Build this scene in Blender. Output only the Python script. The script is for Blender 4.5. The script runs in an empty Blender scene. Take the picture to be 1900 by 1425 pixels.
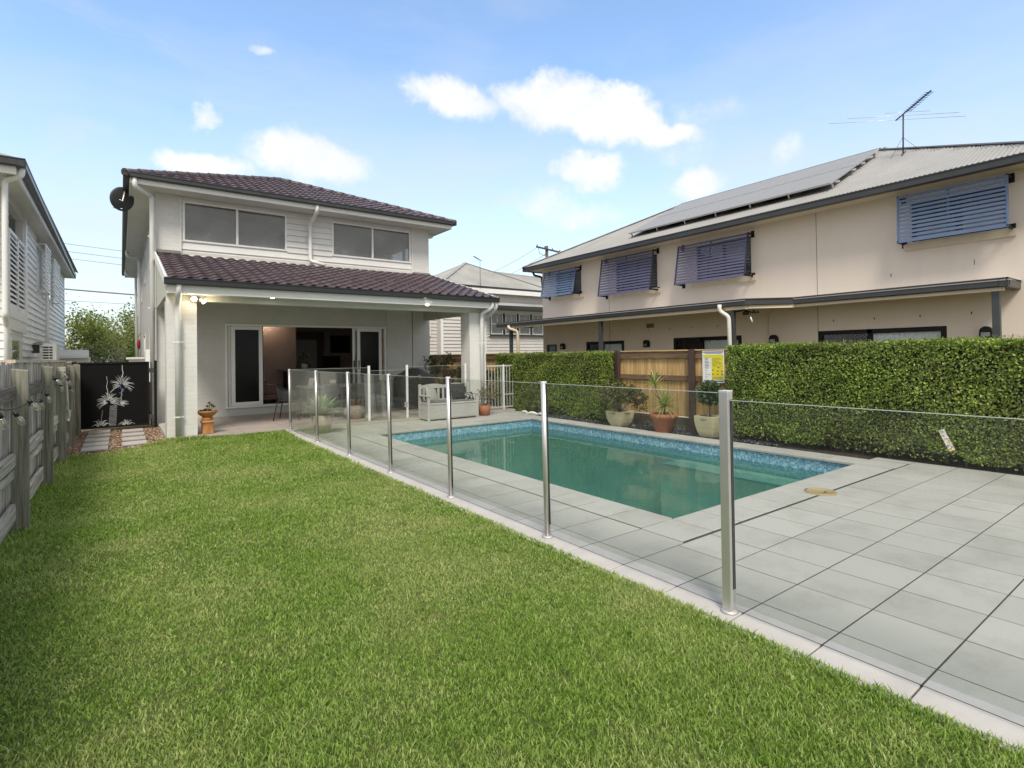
import bpy, bmesh, math, random
import numpy as np
from mathutils import Vector, Matrix
R = math.radians
random.seed(7); rng = np.random.default_rng(11)
scn = bpy.context.scene
COL = scn.collection

# ---------------------------------------------------------------- camera
CAM_H = 1.43
def cam_basis(yaw=R(36.086), pitch=R(0.671), roll=R(-0.807)):
    f = np.array([math.sin(yaw), math.cos(yaw), 0.]); r = np.array([math.cos(yaw), -math.sin(yaw), 0.]); u = np.array([0, 0, 1.])
    f2 = f*math.cos(pitch)+u*math.sin(pitch); u2 = u*math.cos(pitch)-f*math.sin(pitch)
    return r*math.cos(roll)+u2*math.sin(roll), u2*math.cos(roll)-r*math.sin(roll), f2
cr_, cu_, cf_ = cam_basis()
cam_d = bpy.data.cameras.new('camera'); cam = bpy.data.objects.new('camera', cam_d); COL.objects.link(cam)
cam_d.sensor_width = 36; cam_d.lens = 997.1/1900*36; cam_d.shift_y = -(712.5-647.8)/1900
cam_d.clip_start = 0.05; cam_d.clip_end = 3000
m = Matrix.Identity(4)
for i in range(3):
    m[i][0] = cr_[i]; m[i][1] = cu_[i]; m[i][2] = -cf_[i]
m[2][3] = CAM_H
cam.matrix_world = m
scn.camera = cam

# ---------------------------------------------------------------- world, sun, exposure
SUN_EL, SUN_AZ = R(52), R(212)          # azimuth of the sun measured from +Y towards +X
scn.view_settings.view_transform = 'Standard'; scn.view_settings.look = 'None'
scn.view_settings.gamma = 1; scn.view_settings.exposure = 1.22
W = bpy.data.worlds.new('World'); scn.world = W; W.use_nodes = True
nt = W.node_tree; N = nt.nodes; Lk = nt.links; N.clear()
out = N.new('ShaderNodeOutputWorld'); bg = N.new('ShaderNodeBackground'); bg.inputs['Strength'].default_value = 0.12
sky = N.new('ShaderNodeTexSky'); sky.sky_type = 'NISHITA'; sky.sun_disc = False
sky.sun_elevation = SUN_EL; sky.sun_rotation = SUN_AZ; sky.air_density = 1.0; sky.dust_density = 1.2; sky.ozone_density = 1.2
tc = N.new('ShaderNodeTexCoord')
def vnode(op, a=None, b=None):
    n = N.new('ShaderNodeVectorMath'); n.operation = op
    for i, v in enumerate((a, b)):
        if v is None: continue
        if hasattr(v, 'is_output'): Lk.new(v, n.inputs[i])
        else: n.inputs[i].default_value = v
    return n
def mnode(op, a=None, b=None, c=None, clamp=False):
    n = N.new('ShaderNodeMath'); n.operation = op; n.use_clamp = clamp
    for i, v in enumerate((a, b, c)):
        if v is None: continue
        if hasattr(v, 'is_output'): Lk.new(v, n.inputs[i])
        else: n.inputs[i].default_value = v
    return n.outputs[0]
dirn = vnode('NORMALIZE', tc.outputs['Generated']).outputs[0]
n1 = N.new('ShaderNodeTexNoise'); n1.inputs['Scale'].default_value = 9; n1.inputs['Detail'].default_value = 8; n1.inputs['Roughness'].default_value = .6
Lk.new(dirn, n1.inputs['Vector'])
off = vnode('SUBTRACT', n1.outputs['Color'], (.5, .5, .5)).outputs[0]
sc_ = N.new('ShaderNodeVectorMath'); sc_.operation = 'SCALE'; Lk.new(off, sc_.inputs[0]); sc_.inputs['Scale'].default_value = .11
pdir = vnode('ADD', dirn, sc_.outputs[0]).outputs[0]
# puffs of cloud: (azimuth from +Y in degrees, elevation, half width, half height, density)
def az_el(x, y):
    d = cf_+(x-950)/997.1*cr_-(y-647.8)/997.1*cu_; d = d/np.linalg.norm(d); return d
CLOUDS = [(845,180,72,36,1.0,8),(1030,195,95,40,1.0,8),(1130,218,115,40,1.0,14),(1215,240,70,26,1.0,10),(575,300,88,40,1.,0),(395,314,68,26,.95,0),
          (1092,316,56,27,.95,0),(1292,340,44,24,.85,0),(1040,388,95,26,.55,5),(377,218,18,12,.6,0),(486,84,22,12,.5,0),(1300,205,60,26,.35,0),(1450,295,26,22,.4,0),(1275,285,50,26,.3,0)]
total = None
for (x, y, w, h, dens, ang) in CLOUDS:
    c = az_el(x, y); a = R(ang)
    e1 = az_el(x+math.cos(a), y+math.sin(a))-c; e2 = az_el(x+math.sin(a), y-math.cos(a))-c
    s1 = np.linalg.norm(e1)*w*1.16; s2 = np.linalg.norm(e2)*h*1.18
    e1 = e1/np.linalg.norm(e1)/s1; e2 = e2/np.linalg.norm(e2)/s2
    df = vnode('SUBTRACT', pdir, tuple(c)).outputs[0]
    A = vnode('DOT_PRODUCT', df, tuple(e1)).outputs['Value']; B = vnode('DOT_PRODUCT', df, tuple(e2)).outputs['Value']
    q = mnode('ADD', mnode('MULTIPLY', A, A), mnode('MULTIPLY', B, B))
    v = mnode('MULTIPLY', mnode('SUBTRACT', 1.0, mnode('MULTIPLY', q, .55), clamp=True), dens, clamp=True)
    total = v if total is None else mnode('MAXIMUM', total, v)
n3 = N.new('ShaderNodeTexNoise'); n3.inputs['Scale'].default_value = 26; n3.inputs['Detail'].default_value = 7; n3.inputs['Roughness'].default_value = .62; Lk.new(dirn, n3.inputs['Vector'])
total = mnode('ADD', total, mnode('MULTIPLY', mnode('SUBTRACT', n3.outputs['Fac'], .5), mnode('MINIMUM', mnode('MULTIPLY', total, 2.4), .9)))
mr = N.new('ShaderNodeMapRange'); mr.interpolation_type = 'SMOOTHSTEP'; mr.inputs['From Min'].default_value = .05; mr.inputs['From Max'].default_value = .88
Lk.new(total, mr.inputs['Value'])
# thin high veil, thicker low down
n2 = N.new('ShaderNodeTexNoise'); n2.inputs['Scale'].default_value = 2.6; n2.inputs['Detail'].default_value = 6; n2.inputs['Roughness'].default_value = .55
mp = N.new('ShaderNodeMapping'); mp.inputs['Scale'].default_value = (1, 1, 3.2); Lk.new(dirn, mp.inputs['Vector']); Lk.new(mp.outputs[0], n2.inputs['Vector'])
sep = N.new('ShaderNodeSeparateXYZ'); Lk.new(dirn, sep.inputs[0])
low = N.new('ShaderNodeMapRange'); low.inputs['From Min'].default_value = .03; low.inputs['From Max'].default_value = .50; low.inputs['To Min'].default_value = 1.15; low.inputs['To Max'].default_value = .0
Lk.new(sep.outputs['Z'], low.inputs['Value'])
veil = mnode('ADD', mnode('MULTIPLY', low.outputs[0], .8), mnode('MULTIPLY', mnode('SUBTRACT', n2.outputs['Fac'], .47), 1.15), clamp=True)
n4 = N.new('ShaderNodeTexNoise'); n4.inputs['Scale'].default_value = 4.2; n4.inputs['Detail'].default_value = 8; n4.inputs['Roughness'].default_value = .6; n4.inputs['Distortion'].default_value = .6
mp4 = N.new('ShaderNodeMapping'); mp4.inputs['Scale'].default_value = (1, 1, 3.6); mp4.inputs['Location'].default_value = (3.1, 1.7, .4); Lk.new(dirn, mp4.inputs['Vector']); Lk.new(mp4.outputs[0], n4.inputs['Vector'])
wis = N.new('ShaderNodeMapRange'); wis.interpolation_type = 'SMOOTHSTEP'; wis.inputs['From Min'].default_value = .44; wis.inputs['From Max'].default_value = .72; wis.inputs['To Max'].default_value = .75; Lk.new(n4.outputs['Fac'], wis.inputs[0])
veil = mnode('MAXIMUM', mnode('MULTIPLY', veil, .92, clamp=True), mnode('MULTIPLY', wis.outputs[0], mnode('ADD', low.outputs[0], .15, clamp=True)))
mix1 = N.new('ShaderNodeMixRGB'); Lk.new(veil, mix1.inputs['Fac']); mix2 = N.new('ShaderNodeMixRGB'); Lk.new(mr.outputs[0], mix2.inputs['Fac'])
tint = N.new('ShaderNodeMixRGB'); tint.blend_type = 'MULTIPLY'; tint.inputs['Fac'].default_value = 1; tint.inputs['Color2'].default_value = (1.10, 1.16, 1.17, 1)
Lk.new(sky.outputs['Color'], tint.inputs['Color1']); Lk.new(tint.outputs[0], mix1.inputs['Color1'])
mix1.inputs['Color2'].default_value = (2.86, 2.97, 3.15, 1)
Lk.new(mix1.outputs[0], mix2.inputs['Color1']); cs = N.new('ShaderNodeMixRGB'); cs.inputs['Color1'].default_value = (3.2, 3.4, 3.7, 1); cs.inputs['Color2'].default_value = (3.95, 3.92, 3.95, 1); cr = N.new('ShaderNodeMapRange'); cr.inputs['From Min'].default_value = .35; cr.inputs['From Max'].default_value = .62; Lk.new(n1.outputs['Fac'], cr.inputs[0]); Lk.new(cr.outputs[0], cs.inputs['Fac']); Lk.new(cs.outputs[0], mix2.inputs['Color2'])
# white cloud added out of view, overhead and behind, to neutralise the skylight
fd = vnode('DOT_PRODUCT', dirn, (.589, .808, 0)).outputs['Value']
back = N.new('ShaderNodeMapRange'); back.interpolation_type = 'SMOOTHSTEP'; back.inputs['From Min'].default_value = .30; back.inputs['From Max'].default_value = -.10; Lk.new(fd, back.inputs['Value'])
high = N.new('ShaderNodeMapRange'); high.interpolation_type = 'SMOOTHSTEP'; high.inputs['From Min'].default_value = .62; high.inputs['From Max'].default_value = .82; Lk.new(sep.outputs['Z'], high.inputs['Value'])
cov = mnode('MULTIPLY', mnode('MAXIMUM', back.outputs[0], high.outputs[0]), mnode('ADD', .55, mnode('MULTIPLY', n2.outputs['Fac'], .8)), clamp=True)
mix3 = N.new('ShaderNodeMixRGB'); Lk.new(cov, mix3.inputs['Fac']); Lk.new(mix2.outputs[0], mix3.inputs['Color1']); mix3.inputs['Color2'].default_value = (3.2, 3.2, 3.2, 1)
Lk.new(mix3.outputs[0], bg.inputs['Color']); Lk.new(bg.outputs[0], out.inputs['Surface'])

sd = bpy.data.lights.new('sun', 'SUN'); sd.energy = 1.55; sd.angle = R(16); sd.color = (1, .92, .80)
so = bpy.data.objects.new('sun', sd); COL.objects.link(so)
sdir = Vector((math.sin(SUN_AZ)*math.cos(SUN_EL), math.cos(SUN_AZ)*math.cos(SUN_EL), math.sin(SUN_EL)))
so.rotation_euler = sdir.to_track_quat('Z', 'Y').to_euler(); so.location = (0, 0, 30)

# ---------------------------------------------------------------- object helpers
def tag(o, label=None, cat=None, group=None, kind=None):
    if label: o['label'] = label
    if cat: o['category'] = cat
    if group: o['group'] = group
    if kind: o['kind'] = kind
    return o
def thing(name, label, cat, loc=(0, 0, 0), rz=0, group=None):
    o = bpy.data.objects.new(name, None); COL.objects.link(o); o.empty_display_size = .2
    o.location = loc; o.rotation_euler = (0, 0, rz)
    return tag(o, label, cat, group)
def root_loc(o):
    v = Vector((0, 0, 0))
    while o is not None: v += o.location; o = o.parent
    return v
class MB:
    """collects shapes, links them as ONE mesh object"""
    def __init__(s): s.v = []; s.f = []; s.sm = []; s.n = 0
    def add(s, vs, fs, smooth=False):
        vs = np.asarray(vs, float).reshape(-1, 3); b = s.n
        s.v.append(vs); s.n += len(vs)
        for f in fs: s.f.append(tuple(int(i)+b for i in f)); s.sm.append(smooth)
        return s
    def box(s, x0, y0, z0, x1, y1, z1):
        x0, x1 = min(x0, x1), max(x0, x1); y0, y1 = min(y0, y1), max(y0, y1); z0, z1 = min(z0, z1), max(z0, z1)
        return s.add([(x0,y0,z0),(x1,y0,z0),(x1,y1,z0),(x0,y1,z0),(x0,y0,z1),(x1,y0,z1),(x1,y1,z1),(x0,y1,z1)],
                     [(0,3,2,1),(4,5,6,7),(0,1,5,4),(1,2,6,5),(2,3,7,6),(3,0,4,7)])
    def bar(s, p0, p1, w, h, up=(0, 0, 1)):
        """rectangular bar between two points, w across, h along up"""
        p0 = Vector(p0); p1 = Vector(p1); d = (p1-p0).normalized(); up = Vector(up)
        a = d.cross(up)
        if a.length < 1e-4: a = d.cross(Vector((1, 0, 0)))
        a.normalize(); b = a.cross(d).normalized(); vs = []
        for p in (p0, p1):
            for (i, j) in ((-1,-1),(1,-1),(1,1),(-1,1)): vs.append(p+a*(i*w/2)+b*(j*h/2))
        return s.add([tuple(v) for v in vs], [(0,1,2,3),(7,6,5,4),(0,4,5,1),(1,5,6,2),(2,6,7,3),(3,7,4,0)])
    def tube(s, pts, r, n=10, caps=True):
        pts = [Vector(p) for p in pts]; k = len(pts); rs = r if isinstance(r, (list, tuple)) else [r]*k; vs = []; prev = None
        for i, p in enumerate(pts):
            d = (pts[min(i+1, k-1)]-pts[max(i-1, 0)]).normalized()
            if prev is None: a = d.orthogonal().normalized()
            else:
                a = prev-d*prev.dot(d)
                a = a.normalized() if a.length > 1e-5 else d.orthogonal().normalized()
            prev = a; b = d.cross(a)
            for j in range(n):
                t = 2*math.pi*j/n; vs.append(tuple(p+(a*math.cos(t)+b*math.sin(t))*rs[i]))
        fs = [(i*n+j, i*n+(j+1) % n, (i+1)*n+(j+1) % n, (i+1)*n+j) for i in range(k-1) for j in range(n)]
        s.add(vs, fs, True)
        if caps:
            b0 = s.n-k*n; s.f.append(tuple(b0+j for j in reversed(range(n)))); s.sm.append(False)
            s.f.append(tuple(b0+(k-1)*n+j for j in range(n))); s.sm.append(False)
        return s
    def lathe(s, prof, c=(0, 0, 0), n=24, sq=None, rot=0):
        """profile [(r,z)...] turned round z; sq squares the section"""
        vs = []
        for (r, z) in prof:
            for j in range(n):
                t = 2*math.pi*j/n+rot; k = 1
                if sq: k = 1/((abs(math.cos(t))**sq+abs(math.sin(t))**sq)**(1/sq))
                vs.append((c[0]+r*k*math.cos(t), c[1]+r*k*math.sin(t), c[2]+z))
        fs = [(i*n+j, i*n+(j+1) % n, (i+1)*n+(j+1) % n, (i+1)*n+j) for i in range(len(prof)-1) for j in range(n)]
        return s.add(vs, fs, True)
    def ball(s, c, r, n=12, m=8, sc=(1, 1, 1)):
        prof = [(math.sin(math.pi*i/m)*r, -math.cos(math.pi*i/m)*r) for i in range(m+1)]
        vs = [(c[0]+p[0]*math.cos(2*math.pi*j/n)*sc[0], c[1]+p[0]*math.sin(2*math.pi*j/n)*sc[1], c[2]+p[1]*sc[2]) for p in prof for j in range(n)]
        return s.add(vs, [(i*n+j, i*n+(j+1) % n, (i+1)*n+(j+1) % n, (i+1)*n+j) for i in range(m) for j in range(n)], True)
    def poly(s, pts, smooth=False): return s.add(pts, [tuple(range(len(pts)))], smooth)
    def prism(s, pts, vec):
        """polygon swept along vec"""
        k = len(pts); vec = np.array(vec, float); a = np.array(pts, float); vs = np.vstack([a, a+vec])
        return s.add(vs, [tuple(reversed(range(k))), tuple(range(k, 2*k))]+[(i, (i+1) % k, k+(i+1) % k, k+i) for i in range(k)])
    def grid(s, P, smooth=False):
        """P array (a,b,3)"""
        a, b = P.shape[:2]
        return s.add(P.reshape(-1, 3), [(i*b+j, i*b+j+1, (i+1)*b+j+1, (i+1)*b+j) for i in range(a-1) for j in range(b-1)], smooth)
    def build(s, name, mat, parent=None, bevel=0, world=True, seg=2, fixn=True):
        me = bpy.data.meshes.new(name); V = np.vstack(s.v)
        if parent is not None and world: V = V-np.array(root_loc(parent))
        me.from_pydata(V.tolist(), [], s.f)
        me.polygons.foreach_set('use_smooth', s.sm); me.materials.append(mat)
        if fixn and len(s.f) < 60000:
            bm = bmesh.new(); bm.from_mesh(me); bmesh.ops.recalc_face_normals(bm, faces=bm.faces); bm.to_mesh(me); bm.free()
        me.update()
        o = bpy.data.objects.new(name, me); COL.objects.link(o)
        if parent is not None: o.parent = parent
        if bevel:
            b = o.modifiers.new('bevel', 'BEVEL'); b.width = bevel; b.segments = seg; b.limit_method = 'ANGLE'; b.angle_limit = R(40)
        return o
def fast_mesh(name, V, F, mat, parent=None, smooth=False, mats=None):
    """V (n,3), F (m,k) arrays of equal-size faces"""
    me = bpy.data.meshes.new(name); F = np.asarray(F); k = F.shape[1]
    if parent is not None: V = V-np.array(root_loc(parent))
    me.vertices.add(len(V)); me.vertices.foreach_set('co', np.asarray(V, np.float32).ravel())
    me.loops.add(F.size); me.loops.foreach_set('vertex_index', F.astype(np.int32).ravel())
    me.polygons.add(len(F)); me.polygons.foreach_set('loop_start', np.arange(0, F.size, k, dtype=np.int32))
    me.polygons.foreach_set('use_smooth', np.full(len(F), smooth))
    me.materials.append(mat); me.update(calc_edges=True)
    o = bpy.data.objects.new(name, me); COL.objects.link(o)
    if parent is not None: o.parent = parent
    return o
def copy_tree(o, parent=None):
    c = o.copy(); COL.objects.link(c)
    if parent is not None: c.parent = parent
    for ch in list(o.children): copy_tree(ch, c)
    return c
def rects_minus(a0, a1, z0, z1, holes):
    A = sorted({a0, a1, *[h[0] for h in holes], *[h[1] for h in holes]}); Z = sorted({z0, z1, *[h[2] for h in holes], *[h[3] for h in holes]})
    A = [a for a in A if a0 <= a <= a1]; Z = [z for z in Z if z0 <= z <= z1]
    solid = lambda i, j: 0 <= i < len(A)-1 and 0 <= j < len(Z)-1 and not any(h[0]-1e-6 <= A[i] and A[i+1] <= h[1]+1e-6 and h[2]-1e-6 <= Z[j] and Z[j+1] <= h[3]+1e-6 for h in holes)
    return A, Z, solid
def wall(mb, axis, c, t, a0, a1, z0, z1, holes=()):
    """wall with openings: axis 'Y' means the plane y=c (thickness t towards +), spanning a=x; 'X' the plane x=c, spanning a=y"""
    A, Z, solid = rects_minus(a0, a1, z0, z1, holes)
    P = (lambda a, d, z: (a, d, z)) if axis == 'Y' else (lambda a, d, z: (d, a, z))
    for i in range(len(A)-1):
        for j in range(len(Z)-1):
            if not solid(i, j): continue
            x0, x1, q0, q1 = A[i], A[i+1], Z[j], Z[j+1]
            for d in (c, c+t): mb.poly([P(x0, d, q0), P(x1, d, q0), P(x1, d, q1), P(x0, d, q1)])
            if not solid(i-1, j): mb.poly([P(x0, c, q0), P(x0, c+t, q0), P(x0, c+t, q1), P(x0, c, q1)])
            if not solid(i+1, j): mb.poly([P(x1, c, q0), P(x1, c+t, q0), P(x1, c+t, q1), P(x1, c, q1)])
            if not solid(i, j-1): mb.poly([P(x0, c, q0), P(x1, c, q0), P(x1, c+t, q0), P(x0, c+t, q0)])
            if not solid(i, j+1): mb.poly([P(x0, c, q1), P(x1, c, q1), P(x1, c+t, q1), P(x0, c+t, q1)])
    return mb
def boards(mb, axis, c, sgn, a0, a1, z0, z1, pitch=.15, lap=.02, holes=()):
    """lapped weatherboards on the plane, sticking out to the side sgn"""
    P = (lambda a, d, z: (a, d, z)) if axis == 'Y' else (lambda a, d, z: (d, a, z))
    z = z0
    while z < z1-1e-4:
        zt = min(z+pitch, z1)
        segs = [(a0, a1)]
        for h in holes:
            if h[2] < zt-1e-4 and h[3] > z+1e-4:
                ns = []
                for (s0, s1) in segs:
                    if h[1] <= s0 or h[0] >= s1: ns.append((s0, s1)); continue
                    if h[0] > s0: ns.append((s0, h[0]))
                    if h[1] < s1: ns.append((h[1], s1))
                segs = ns
        for (s0, s1) in segs:
            lo = c+sgn*lap; hi = c+sgn*.003
            mb.poly([P(s0, lo, z), P(s1, lo, z), P(s1, hi, zt), P(s0, hi, zt)])
            mb.poly([P(s0, c, z), P(s1, c, z), P(s1, lo, z), P(s0, lo, z)])
            for s in (s0, s1): mb.poly([P(s, c, z), P(s, lo, z), P(s, hi, zt)])
        z = zt
    return mb
def pane_box(mb, axis, c, a0, a1, z0, z1, t=.006):
    return mb.box(a0, c, z0, a1, c+t, z1) if axis == 'Y' else mb.box(c, a0, z0, c+t, a1, z1)
def frame(mb, axis, c, d, a0, a1, z0, z1, w):
    """rectangular frame of width w, from depth c to c+d"""
    def b(x0, x1, q0, q1):
        return mb.box(x0, c, q0, x1, c+d, q1) if axis == 'Y' else mb.box(c, x0, q0, c+d, x1, q1)
    b(a0, a0+w, z0, z1); b(a1-w, a1, z0, z1); b(a0+w, a1-w, z0, z0+w); b(a0+w, a1-w, z1-w, z1)
    return mb

# ---------------------------------------------------------------- materials
def mat(name):
    m = bpy.data.materials.new(name); m.use_nodes = True; n = m.node_tree
    return m, n, n.nodes['Principled BSDF']
def nd(n, t, **kw):
    x = n.nodes.new(t)
    for k, v in kw.items():
        if k in x.inputs: x.inputs[k].default_value = v
        else: setattr(x, k, v)
    return x
def ramp(n, src, stops):
    r = n.nodes.new('ShaderNodeValToRGB'); n.links.new(src, r.inputs['Fac']); e = r.color_ramp.elements
    while len(e) < len(stops): e.new(.5)
    for k, (p, c) in enumerate(stops): e[k].position = p; e[k].color = (*c, 1)
    return r.outputs['Color']
def mixc(n, f, a, b, mode='MIX'):
    x = n.nodes.new('ShaderNodeMixRGB'); x.blend_type = mode
    for i, v in enumerate((f, a, b)):
        if hasattr(v, 'is_output'): n.links.new(v, x.inputs[i])
        elif i == 0: x.inputs[0].default_value = v
        else: x.inputs[i].default_value = (*v, 1)
    return x.outputs[0]
def bump(n, b, src, strength=.3, dist=.01, prev=None):
    x = n.nodes.new('ShaderNodeBump'); x.inputs['Strength'].default_value = strength; x.inputs['Distance'].default_value = dist
    n.links.new(src, x.inputs['Height'])
    if prev is not None: n.links.new(prev, x.inputs['Normal'])
    n.links.new(x.outputs[0], b.inputs['Normal']); return x.outputs[0]
def geo(n): return n.nodes.new('ShaderNodeNewGeometry')
def noise(n, scale=5, detail=4, rough=.5, vec=None, stretch=None):
    x = nd(n, 'ShaderNodeTexNoise', Scale=scale, Detail=detail, Roughness=rough)
    src = vec if vec is not None else geo(n).outputs['Position']
    if stretch:
        mp = n.nodes.new('ShaderNodeMapping'); mp.inputs['Scale'].default_value = stretch; n.links.new(src, mp.inputs['Vector']); src = mp.outputs[0]
    n.links.new(src, x.inputs['Vector']); return x.outputs['Fac']
def plain(name, col, rough=.5, metal=0, var=.12, scale=3, bmp=0, bscale=60, spec=.5, stretch=None):
    m, n, b = mat(name)
    lo = tuple(c*(1-var) for c in col); hi = tuple(min(1, c*(1+var)) for c in col)
    n.links.new(ramp(n, noise(n, scale, 6, .6, stretch=stretch), [(.3, lo), (.7, hi)]), b.inputs['Base Color'])
    b.inputs['Roughness'].default_value = rough; b.inputs['Metallic'].default_value = metal; b.inputs['Specular IOR Level'].default_value = spec
    if bmp: bump(n, b, noise(n, bscale, 4, .6), bmp, .004)
    return m
def brick(name, col, axis_swap=True, rough=.75, s=.26):
    """painted brick: courses 86 mm, bricks 240 mm, shown as relief with a little dirt"""
    m, n, b = mat(name)
    g = geo(n); sp = n.nodes.new('ShaderNodeSeparateXYZ'); n.links.new(g.outputs['Position'], sp.inputs[0])
    ad = n.nodes.new('ShaderNodeMath'); ad.operation = 'ADD'; n.links.new(sp.outputs[0], ad.inputs[0]); n.links.new(sp.outputs[1], ad.inputs[1])
    cb = n.nodes.new('ShaderNodeCombineXYZ'); n.links.new(ad.outputs[0], cb.inputs[0]); n.links.new(sp.outputs[2], cb.inputs[1])
    dn = nd(n, 'ShaderNodeTexNoise', Scale=4.0, Detail=2.0); n.links.new(g.outputs['Position'], dn.inputs['Vector'])
    br = nd(n, 'ShaderNodeTexBrick'); br.inputs['Scale'].default_value = 1; br.inputs['Brick Width'].default_value = .24; br.inputs['Row Height'].default_value = .086
    br.inputs['Mortar Size'].default_value = .007; br.inputs['Mortar Smooth'].default_value = .8
    n.links.new(cb.outputs[0], br.inputs['Vector'])
    br.inputs['Color1'].default_value = (*[c*1.01 for c in col], 1); br.inputs['Color2'].default_value = (*[c*.975 for c in col], 1); br.inputs['Mortar'].default_value = (*[c*.93 for c in col], 1)
    dirt = ramp(n, noise(n, 1.7, 6, .65), [(.25, (.87, .86, .84)), (.65, (1, 1, 1))])
    n.links.new(mixc(n, .9, br.outputs['Color'], dirt, 'MULTIPLY'), b.inputs['Base Color'])
    b.inputs['Roughness'].default_value = rough
    inv = n.nodes.new('ShaderNodeMath'); inv.operation = 'SUBTRACT'; inv.inputs[0].default_value = 1; n.links.new(br.outputs['Fac'], inv.inputs[1])
    p = bump(n, b, inv.outputs[0], s, .012)
    bump(n, b, noise(n, 35, 5, .7), .35, .006, p)
    return m
def glass(name, tint=(.93, .97, .95), refl=1.0, rough=0.0, haze=0.0):
    m = bpy.data.materials.new(name); m.use_nodes = True; n = m.node_tree; n.nodes.clear()
    o = n.nodes.new('ShaderNodeOutputMaterial'); tr = n.nodes.new('ShaderNodeBsdfTransparent'); tr.inputs[0].default_value = (*tint, 1)
    gl = n.nodes.new('ShaderNodeBsdfGlossy'); gl.inputs['Roughness'].default_value = rough; gl.inputs['Color'].default_value = (1, 1, 1, 1)
    fr = n.nodes.new('ShaderNodeFresnel'); gq = geo(n); ir = n.nodes.new('ShaderNodeMapRange'); ir.inputs['To Min'].default_value = 1.45; ir.inputs['To Max'].default_value = 1/1.45; n.links.new(gq.outputs['Backfacing'], ir.inputs[0]); n.links.new(ir.outputs[0], fr.inputs['IOR'])
    mu = n.nodes.new('ShaderNodeMath'); mu.operation = 'MULTIPLY'; mu.inputs[1].default_value = refl; n.links.new(fr.outputs[0], mu.inputs[0])
    mx = n.nodes.new('ShaderNodeMixShader'); n.links.new(mu.outputs[0], mx.inputs[0]); n.links.new(tr.outputs[0], mx.inputs[1]); n.links.new(gl.outputs[0], mx.inputs[2])
    last = mx.outputs[0]
    if haze:
        df = n.nodes.new('ShaderNodeBsdfDiffuse'); df.inputs[0].default_value = (.55, .57, .56, 1); m2 = n.nodes.new('ShaderNodeMixShader')
        nz = ramp(n, noise(n, 1.4, 6, .65), [(.35, (0, 0, 0)), (.65, (1, 1, 1))]); r = n.nodes.new('ShaderNodeMapRange'); r.inputs['To Min'].default_value = haze*.5; r.inputs['To Max'].default_value = haze*1.6
        n.links.new(nz, r.inputs[0]); n.links.new(r.outputs[0], m2.inputs[0]); n.links.new(last, m2.inputs[1]); n.links.new(df.outputs[0], m2.inputs[2]); last = m2.outputs[0]
    n.links.new(last, o.inputs['Surface']); return m
def leaf(name, cols, rough=.4, trans=.35, patch=None):
    """foliage: each leaf takes its own colour from the list"""
    m, n, b = mat(name)
    g = geo(n); r = g.outputs['Random Per Island']; k = len(cols)
    c = ramp(n, r, [(i/(k-1) if k > 1 else 0, cols[i]) for i in range(k)])
    if patch:
        c = mixc(n, ramp(n, noise(n, patch[0], 4, .6), [(.35, (0, 0, 0)), (.68, (1, 1, 1))]), c, mixc(n, .6, c, patch[1]))
    n.links.new(c, b.inputs['Base Color']); b.inputs['Roughness'].default_value = rough; b.inputs['Specular IOR Level'].default_value = .4
    tl = n.nodes.new('ShaderNodeBsdfTranslucent'); n.links.new(mixc(n, 1, c, (1.5, 1.6, .8), 'MULTIPLY'), tl.inputs[0])
    mx = n.nodes.new('ShaderNodeMixShader'); mx.inputs[0].default_value = trans
    n.links.new(b.outputs[0], mx.inputs[1]); n.links.new(tl.outputs[0], mx.inputs[2]); n.links.new(mx.outputs[0], n.nodes['Material Output'].inputs['Surface'])
    return m
def emit(name, col, s):
    m, n, b = mat(name); b.inputs['Base Color'].default_value = (*col, 1); b.inputs['Emission Color'].default_value = (*col, 1); b.inputs['Emission Strength'].default_value = s
    return m
def wood(name, cols, rough=.8, along='Z', scale=1., bmp=.4, perboard=.5):
    m, n, b = mat(name)
    st = {'Z': (26, 26, 1.1), 'Y': (26, 1.1, 26), 'X': (1.1, 26, 26)}[along]; st = tuple(v*scale for v in st)
    nz = noise(n, 1.6, 7, .65, stretch=st); g = geo(n)
    c = ramp(n, nz, [(.30, cols[0]), (.48, cols[1]), (.66, cols[2])])
    v = ramp(n, g.outputs['Random Per Island'], [(0, (1-perboard*.5,)*3), (1, (1+perboard*.35,)*3)])
    c = mixc(n, 1, c, v, 'MULTIPLY')
    c = mixc(n, .8, c, ramp(n, noise(n, 1.3, 5, .6), [(.3, (.78, .78, .76)), (.6, (1, 1, 1))]), 'MULTIPLY')
    n.links.new(c, b.inputs['Base Color']); b.inputs['Roughness'].default_value = rough
    bump(n, b, nz, bmp, .006); return m

M = {}
M['brick'] = brick('painted_brick', (.68, .68, .655))
M['render'] = brick('painted_brick_infill', (.62, .62, .575), s=.2)
M['trim'] = plain('white_trim', (.78, .78, .76), .45, var=.05, scale=2)
M['white'] = plain('white_paint', (.80, .80, .78), .4, var=.04)
M['siding'] = plain('grey_white_boards', (.71, .71, .69), .5, var=.05, scale=1.5)
M['soffit'] = plain('soffit_paint', (.70, .70, .67), .6, var=.05)
M['pipe'] = plain('pipe_paint', (.72, .725, .71), .35, var=.07, scale=4)
M['gutter'] = plain('dark_gutter', (.032, .034, .037), .35, var=.25, scale=2.5)
M['alu'] = plain('anodised_aluminium', (.60, .59, .585), .38, metal=.7, var=.05, scale=6)
M['alu_white'] = plain('powdercoat_white', (.72, .73, .73), .35, var=.03)
M['black_rubber'] = plain('black_rubber', (.012, .012, .013), .5, var=.1)
M['glass_fence'] = glass('fence_glass', (.91, .925, .905), .8, 0, .011)
M['window_glass'] = glass('window_glass', (.55, .54, .52), 2.2, .02, .17)
M['clear'] = glass('clear_glass', (.9, .93, .93), 1.0)
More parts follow.
